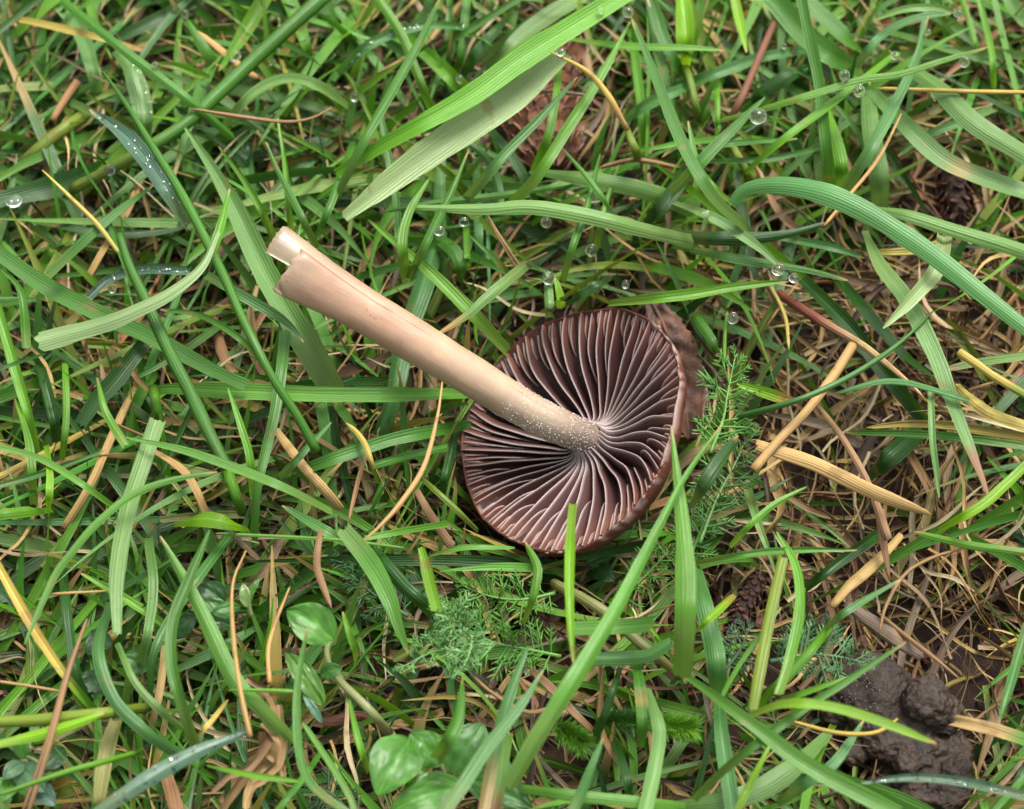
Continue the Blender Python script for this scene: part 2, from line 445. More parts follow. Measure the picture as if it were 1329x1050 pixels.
def build_turf():
    parts = []
    r = thin(scatter(5000, clump=0.3, per=7)); n = len(r)            # upright tillers, leaning a little away from the viewer
    parts.append(field(r, uni(0.9, 2.5, n), RNG.normal(1.57, 1.5, n), uni(0.7, 1.45, n), uni(-0.1, 1.0, n), RNG.normal(0, 0.5, n), uni(0.022, 0.068, n), 11, 0.45, 0.35, green_col, zmax=1.9, keep=True))
    r = thin(scatter(3500)); r[:, 2] += uni(0.0, 0.6, len(r)); n = len(r)   # blades lying in the turf
    parts.append(field(r, uni(1.6, 5.0, n), uni(0, 6.28, n), uni(0.1, 0.8, n), uni(-0.5, 0.1, n), RNG.normal(0, 0.5, n), uni(0.022, 0.09, n), 13, 0.4, 0.3, green_col, zmax=1.6, curl=0.5, keep=True))
    r = thin(scatter(900)); n = len(r)                                # round creeping stalks
    def stalk_col(N, s, P):
        c = np.array([PAL['l'], PAL['S'], PAL['l'] * 0.7])[RNG.choice(3, N)] * RNG.normal(0.95, 0.12, (N, 1))
        return np.repeat(c[:, None], len(s), 1)
    parts.append(field(r, uni(0.8, 2.6, n), uni(0, 6.28, n), uni(0.0, 0.9, n), uni(-0.2, 0.3, n), RNG.normal(0, 0.3, n), uni(0.035, 0.075, n), 9, 0.5, 1.1, stalk_col, tip=False, zmax=1.3, cross=5))
    V, Fc, cc, uu = join(parts)
    tag(link('grass', mesh('grass', V, Fc, LEAF, col=cc, uv=uu)), 'short green turf grass filling the whole ground between the larger blades', 'grass', kind='stuff')

def build_thatch():
    parts = []
    r = scatter(4200); r[:, 2] += uni(0.0, 0.35, len(r)); n = len(r)
    parts.append(field(r, uni(0.5, 2.8, n), uni(0, 6.28, n), uni(-0.15, 0.5, n), uni(-0.5, 0.3, n), RNG.normal(0, 1.1, n), uni(0.010, 0.035, n), 11, 0.8, 0.5, dry_col, zmax=1.0, curl=1.2, wig=0.25))
    r = scatter(2600); r[:, 2] += uni(0.1, 0.75, len(r)); n = len(r)
    parts.append(field(r, uni(0.8, 3.2, n), uni(0, 6.28, n), uni(-0.1, 0.45, n), uni(-0.4, 0.2, n), RNG.normal(0, 0.6, n), uni(0.02, 0.075, n), 15, 0.8, 0.8, dry_col, zmax=1.35, curl=2.4, wig=0.35))
    r = thin(scatter(5600), inv=True); r[:, 2] += uni(0.05, 0.8, len(r)); n = len(r)   # more of it where the turf is bare
    parts.append(field(r, uni(0.6, 2.6, n), uni(0, 6.28, n), uni(-0.15, 0.5, n), uni(-0.5, 0.3, n), RNG.normal(0, 0.6, n), uni(0.008, 0.045, n) * RNG.choice([0.5, 1.0, 1.8], n), 13, 0.6, 0.6, dry_col, zmax=1.25, curl=1.2, wig=0.18))
    r = scatter(2000); r[:, 2] += uni(0.1, 1.0, len(r)); n = len(r)                    # thin pale strands higher up
    pale = lambda N, s, P: np.repeat((np.array([PAL['s'], lin(214, 196, 150) * KA, PAL['o'] * 0.8, PAL['y'] * 0.8])[RNG.choice(4, N, p=[.4, .44, .08, .08])] * RNG.normal(0.95, 0.15, (N, 1)))[:, None], len(s), 1)
    parts.append(field(r, uni(0.6, 2.8, n), uni(0, 6.28, n), uni(-0.2, 0.6, n), uni(-0.5, 0.3, n), RNG.normal(0, 0.7, n), uni(0.008, 0.035, n), 13, 0.8, 0.6, pale, zmax=1.5, curl=1.5, wig=0.25))
    V, Fc, cc, uu = join(parts)
    tag(link('thatch', mesh('thatch', V, Fc, DRY, col=cc, uv=uu)), 'tangled brown and straw coloured dead grass matted over the soil', 'thatch', kind='stuff')

def build_crumbs():
    v, f = ico(2)
    spots = [(290, 580, 60), (110, 205, 40), (620, 465, 30), (1040, 760, 90), (960, 760, 60), (1240, 250, 60), (1130, 640, 90), (700, 200, 70), (270, 740, 80), (60, 200, 60), (1200, 860, 120)]
    V, Fc, o = [], [], 0
    for i in range(620):
        if i < 330:
            x, y, r = random.choice(spots); p = at(random.gauss(x, r), random.gauss(y, r), 0)
        else:
            p = np.array([random.uniform(-9, 9), random.uniform(-7, 9), 0])
        rad = random.uniform(0.025, 0.10) * (1.5 if random.random() < 0.1 else 1)
        sd_ = random.uniform(0, 99)
        k = np.array([1 + 0.5 * fbm(q * 1.3 + sd_, 3) for q in v])[:, None]
        sc_ = np.array([random.uniform(0.7, 1.4), random.uniform(0.7, 1.4), random.uniform(0.5, 0.9)])
        p[2] = ground_h(p[0], p[1]) + rad * 0.4 + random.uniform(0, 0.15)
        V.append(v * k * sc_ * rad + p); Fc.append(f + o); o += len(v)
    tag(link('soil_crumbs', mesh('soil_crumbs', np.vstack(V), np.vstack(Fc), CRUMB, smooth=False)), 'reddish brown crumbs of earth between the grass roots', 'soil crumbs', kind='stuff')
build_turf(); build_thatch(); build_crumbs()

# ------------------------------------------------------------------ the mushroom, upside down in the grass
def build_mushroom():
    TH = math.radians(45)
    dimg = np.array([-0.80, 0.60])
    n = math.cos(TH) * -F + math.sin(TH) * (dimg[0] * R + dimg[1] * U); n = unit(n)
    e2 = unit(0.60 * R + 0.80 * U); e2 = unit(e2 - n * (e2 @ n)); e1 = np.cross(e2, n)      # e1 points down right in the picture
    if e1 @ R < 0: e1 = -e1
    C0 = at(738, 551, 1.5)
    RAD = 1.63
    root = empty('mushroom', C0 - n * 1.2)
    tag(root, 'upside down brown mushroom with dark gills and a torn cream stem', 'mushroom')
    base = np.array(root.location) / S
    def rimr(a):        # the margin is not a true circle
        return 1 + 0.025 * math.cos(2 * a + 0.6) + 0.02 * math.cos(3 * a + 1.9) + 0.008 * math.sin(7 * a + 1) + 0.004 * math.sin(17 * a)
    def flat(a): return 0.04 * math.sin(2 * a + 0.5) + 0.03 * math.sin(3 * a)
    def pt(r, a, depth, tang=0.0):
        ca, sa = math.cos(a), math.sin(a)
        k = rimr(a)
        q = r / RAD
        return C0 + (e1 * ca + e2 * sa) * r * (1 + (k - 1) * q) + (-e1 * sa + e2 * ca) * tang - n * (depth - flat(a) * q)
    Dm = 1.10
    r0 = 0.20
    def E(u): return 0.60 * max(0, 1 - u) ** 1.2 - 0.24 * math.exp(-u / 0.06)
    def D(r):                                                    # underside of the flesh
        u = min(1, max(0, (r - r0) / (RAD * 0.985 - r0)))
        return 0.60 * max(0, 1 - u) ** 1.2 + 0.05 + 0.17 * min(1, u / 0.12) * (1 - u ** 3) ** 0.8 + 0.05 * (1 - u)
    # cap flesh: one closed lathe, inner face, rounded margin, outer skin
    prof = [(r, D(r), 'in') for r in np.linspace(0.02, RAD * 0.97, 12)]
    prof += [(RAD * 0.998, 0.05, 'rim'), (RAD * 1.003, 0.018, 'rim'), (RAD * 1.010, 0.014, 'rim'), (RAD * 1.02, 0.03, 'out')]
    for s in np.linspace(0.06, 1, 16):
        ang = s * math.pi / 2
        prof.append((RAD * 1.024 * (1 - math.sin(ang) ** 1.9) if s < 1 else 0.01, 0.05 + 1.17 * math.sin(ang), 'out'))
    M = 144
    V, cc = [], []
    skin, rimc, inn = lin(106, 58, 42) * KA, lin(100, 56, 42) * KA, lin(66, 42, 40) * KA
    for r, dpt, kind in prof:
        for j in range(M):
            a = 2 * math.pi * j / M
            x = 0.012 * fbm((math.cos(a) * 9, math.sin(a) * 9, dpt * 6), 3)
            V.append(pt(r + x, a, dpt + 0.5 * x))
            c = inn if kind == 'in' else rimc if kind == 'rim' else skin
            if kind != 'in' and dpt < 0.07:      # pale remains of the veil along the right hand margin
                f = fbm((math.cos(a) * 14, math.sin(a) * 14, dpt * 12), 3) + 0.75 * max(0, math.cos(a - 0.45)) - 0.45
                c = c + (lin(205, 180, 168) * KA - c) * min(0.6, max(0, f * 2.2))
            cc.append(c)
    o = link('cap', mesh('cap', V, grid_faces(len(prof), M, 0, True), CAPM, base, col=cc), root)
    # gills, each a leaf of its own with a pale edge
    face, marg, lil, edge = lin(90, 56, 54) * KA, lin(134, 80, 62) * KA, lin(152, 130, 132) * KA, lin(226, 208, 200) * 0.58
    NP = 36
    gi = []
    for i in range(NP):
        a = 2 * math.pi * i / NP + random.gauss(0, 0.008)
        gi.append((a, 0.0))
        gi.append((a + math.pi / NP + random.gauss(0, 0.012), random.choice([0.42, 0.5, 0.55, 0.6, 0.66, 0.7])))
        for k in (0.5, 1.5):
            gi.append((a + math.pi / NP * k + random.gauss(0, 0.008), random.uniform(0.78, 0.90)))
    nj = 22
    for a0, us in gi:
        ph, sw, ln = random.uniform(0, 6.28), random.gauss(0, 0.022), random.gauss(0.0, 0.05)
        lean = 0.6 * ln + 0.25 * math.sin(2 * a0 + 0.4) + 0.12
        th = 0.026 if us == 0 else 0.022
        V, cc = [], []
        for j in range(nj):
            q = j / (nj - 1)
            u = us + (1 - us) * q
            r = r0 + (RAD * 1.0 - r0) * u
            dd = D(r) + 0.03
            ee = E(u) + 0.008 * math.sin(u * 9 + ph)
            if us > 0:
                k = min(1, q / 0.5); k = math.sqrt(1 - (1 - k) ** 2); ee = dd - (dd - ee - (0.03 if us < .7 else 0.05)) * k
            ee = min(ee, dd - 0.02)
            hgt = dd - ee
            a = a0 + 0.10 * math.sin(u * math.pi) * (0.4 + math.sin(a0 * 2 + 2.2)) + 0.35 * sw * math.sin(u * 3.2 + ph) + 0.003 * math.sin(u * 13 + ph)
            tpr = 1.0 if q < 0.9 else 1 - 0.5 * (q - 0.9) / 0.1
            t0 = 0.0035 * math.sin(u * 17 + ph * 3)
            for f, tt in ((0, -2.3), (0.5, -1.3), (0.86, -0.7), (0.96, -0.32), (1.0, 0), (0.96, 0.32), (0.86, 0.7), (0.5, 1.3), (0, 2.3)):
                V.append(pt(r, a, dd - hgt * f, tt * th * tpr + lean * hgt * f * f + t0 * f))
                m1 = min(1, max(0, (u - 0.62) / 0.38)) ** 1.5; l1 = max(0, 1 - u / 0.20) ** 1.3
                c = face * (0.92 + 0.1 * math.sin(ph)) ; c = c + (marg - c) * m1; c = c + (lil - c) * l1
                if f > 0.99: c = c + (edge - c) * (0.85 - 0.35 * m1 - 0.45 * l1)
                elif f > 0.95: c = c + (edge - c) * 0.28
                cc.append(c)
        link('gill', mesh('gill', V, grid_faces(nj, 9), GILL, base, col=cc), root)
    # stem
    J = C0 - n * 0.75
    tipc = at(366, 338, 3.0)
    d1 = at(640, 490, 1.0)
    P = spline([J, C0 - n * 0.40 - e1 * 0.02, at(700, 541, 1.52), at(587, 473, 2.08), at(480, 408, 2.58), at(395, 356, 2.92), tipc], 70)
    Pn = P
    L = np.r_[0, np.cumsum(np.linalg.norm(np.diff(P, axis=0), axis=1))]; v = L / L[-1]
    wpx = np.interp(v, [0, 0.10, 0.16, 0.35, 0.55, 0.8, 0.92, 1.0], [44, 45, 46, 50, 55, 60, 67, 76])
    Wd = np.array([wpx[i] / 2 / ppc(P[i]) for i in range(len(P))])
    Wd = Wd * np.array([1 + 0.05 * fbm((q * 6, 3.3, 1.0), 3) for q in v])
    T = unit(np.gradient(P, axis=0))
    view = unit(CAM - P)
    Nv = unit(view - T * np.sum(view * T, 1, keepdims=True)); B = np.cross(T, Nv)
    if (B[30] @ U) < 0: B = -B                                  # B: towards the upper side in the picture
    K = 60
    def ring(i, off):
        out = []
        w_ = max(0, (v[i] - 0.70) / 0.30); w_ = w_ * w_ * (3 - 2 * w_)
        for k in range(K):
            g = k / (K - 1)
            al = math.radians(38) - g * (2 * math.pi + 0.9 * w_)          # from the seam down the near side, round the back, up the far side
            fl = 1 - 0.20 * w_ * g
            x, y = math.cos(al), math.sin(al)
            rr = Wd[i] * fl * (1 + 0.02 * fbm((al, v[i] * 9, 1.0), 3) + 0.02 * math.sin(3 * al + v[i] * 5)) - off
            q_ = min(1, max(0, (g - 0.64) / 0.07)); up_ = q_ * q_ * (3 - 2 * q_)
            p = P[i] + Nv[i] * rr * x * (1 - 0.22 * w_) + B[i] * rr * y * (1 + 0.10 * w_)
            e = w_ ** 3
            jag = 0.15 * fbm((al * 1.3, 5.0, 2.0), 2) + 0.035 * fbm((al * 7, 1.0, 7.0), 4)
            p = p + T[i] * e * (0.35 * up_ + jag * (0.9 - 0.3 * up_) - 0.16) + B[i] * e * (0.05 if g > 0.75 else 0)
            out.append(p)
        return out
    nv = len(P)
    O = [p for i in range(nv) for p in ring(i, 0.0)]
    I = [p for i in range(nv) for p in ring(i, 0.03)]
    Fc = grid_faces(nv, K).tolist() + [f[::-1] for f in grid_faces(nv, K, nv * K).tolist()]
    ofs = nv * K
    for i in range(nv - 1):
        if v[i] < 0.69: continue
        for k in (0, K - 1):
            f = [i * K + k, (i + 1) * K + k, ofs + (i + 1) * K + k, ofs + i * K + k]; Fc.append(f if k else f[::-1])
    for k in range(K - 1):
        b_ = (nv - 1) * K + k
        Fc.append([b_, b_ + 1, ofs + b_ + 1, ofs + b_])
    cs = [(0, lin(150, 130, 128)), (0.09, lin(176, 152, 138)), (0.2, lin(208, 184, 156)), (0.45, lin(216, 182, 148)), (0.7, lin(216, 172, 140)), (0.9, lin(208, 166, 136)), (1, lin(204, 174, 144))]
    cc, uv = [], []
    for lay in (0, 1):
        for i in range(nv):
            c = np.array([np.interp(v[i], [q[0] for q in cs], [q[1][k] for q in cs]) for k in range(3)]) * KA * 0.96
            for k in range(K):
                g = k / (K - 1)
                c2 = c
                if v[i] > 0.86 and g > 0.6: c2 = c + (lin(190, 170, 138) * KA * 0.9 - c) * min(1, (v[i] - 0.86) / 0.1)
                cc.append(c2 * (0.8 if lay else 1)); uv.append((abs(g - 0.5) * 8 + 3 * lay, L[i]))
    sm = mesh('stem', O + I, Fc, STEM, base, col=cc, uv=uv)
    import bmesh
    bm = bmesh.new(); bm.from_mesh(sm); bmesh.ops.remove_doubles(bm, verts=bm.verts, dist=1e-6); bm.to_mesh(sm); bm.free()
    st = link('stem', sm, root)
    # mealy grains where the stem meets the cap
    vs, fs = ico(1)
    V, Fg, o_ = [], [], 0
    for _ in range(900):
        q = random.random() ** 1.2
        i = int(np.interp(0.07 + 0.25 * q, v, np.arange(nv)))
        al = random.uniform(-1.7, 1.7); rad = random.uniform(0.003, 0.0075) * (1.5 if random.random() < 0.06 else 1)
        p = P[i] + (Nv[i] * math.cos(al) + B[i] * math.sin(al)) * (Wd[i] * 1.01) + T[i] * random.uniform(0, 0.08)
        V.append(vs * rad + p); Fg.append(fs + o_); o_ += len(vs)
    g = link('grain', mesh('grain', np.vstack(V), np.vstack(Fg), simple_mat('stem_grain', (0.45, 0.41, 0.38), (0.62, 0.58, 0.54), 900, 0.6), base), st)
    tag(g, kind='stuff')
    # flakes of veil on the margin
    for _ in range(16):
        a = random.gauss(0.35, 0.7); m_ = random.uniform(0.02, 0.05)
        p = pt(RAD * 1.022, a, random.uniform(-0.015, 0.01))
        vv, ff = ico(1)
        t_ = unit(-e1 * math.sin(a) + e2 * math.cos(a)); o2 = unit(e1 * math.cos(a) + e2 * math.sin(a))
        k = np.array([1 + 0.6 * fbm(q * 2 + a * 31, 2) for q in vv])[:, None]
        q = vv * k
        V = p + np.outer(q[:, 0] * m_, t_) + np.outer(q[:, 1] * m_ * 0.45, o2) + np.outer(q[:, 2] * m_ * 0.35, n)
        link('veil_flake', mesh('veil_flake', V, ff, CAPM, base, col=np.tile(lin(168, 132, 116) * KA, (len(V), 1))), root)
build_mushroom()

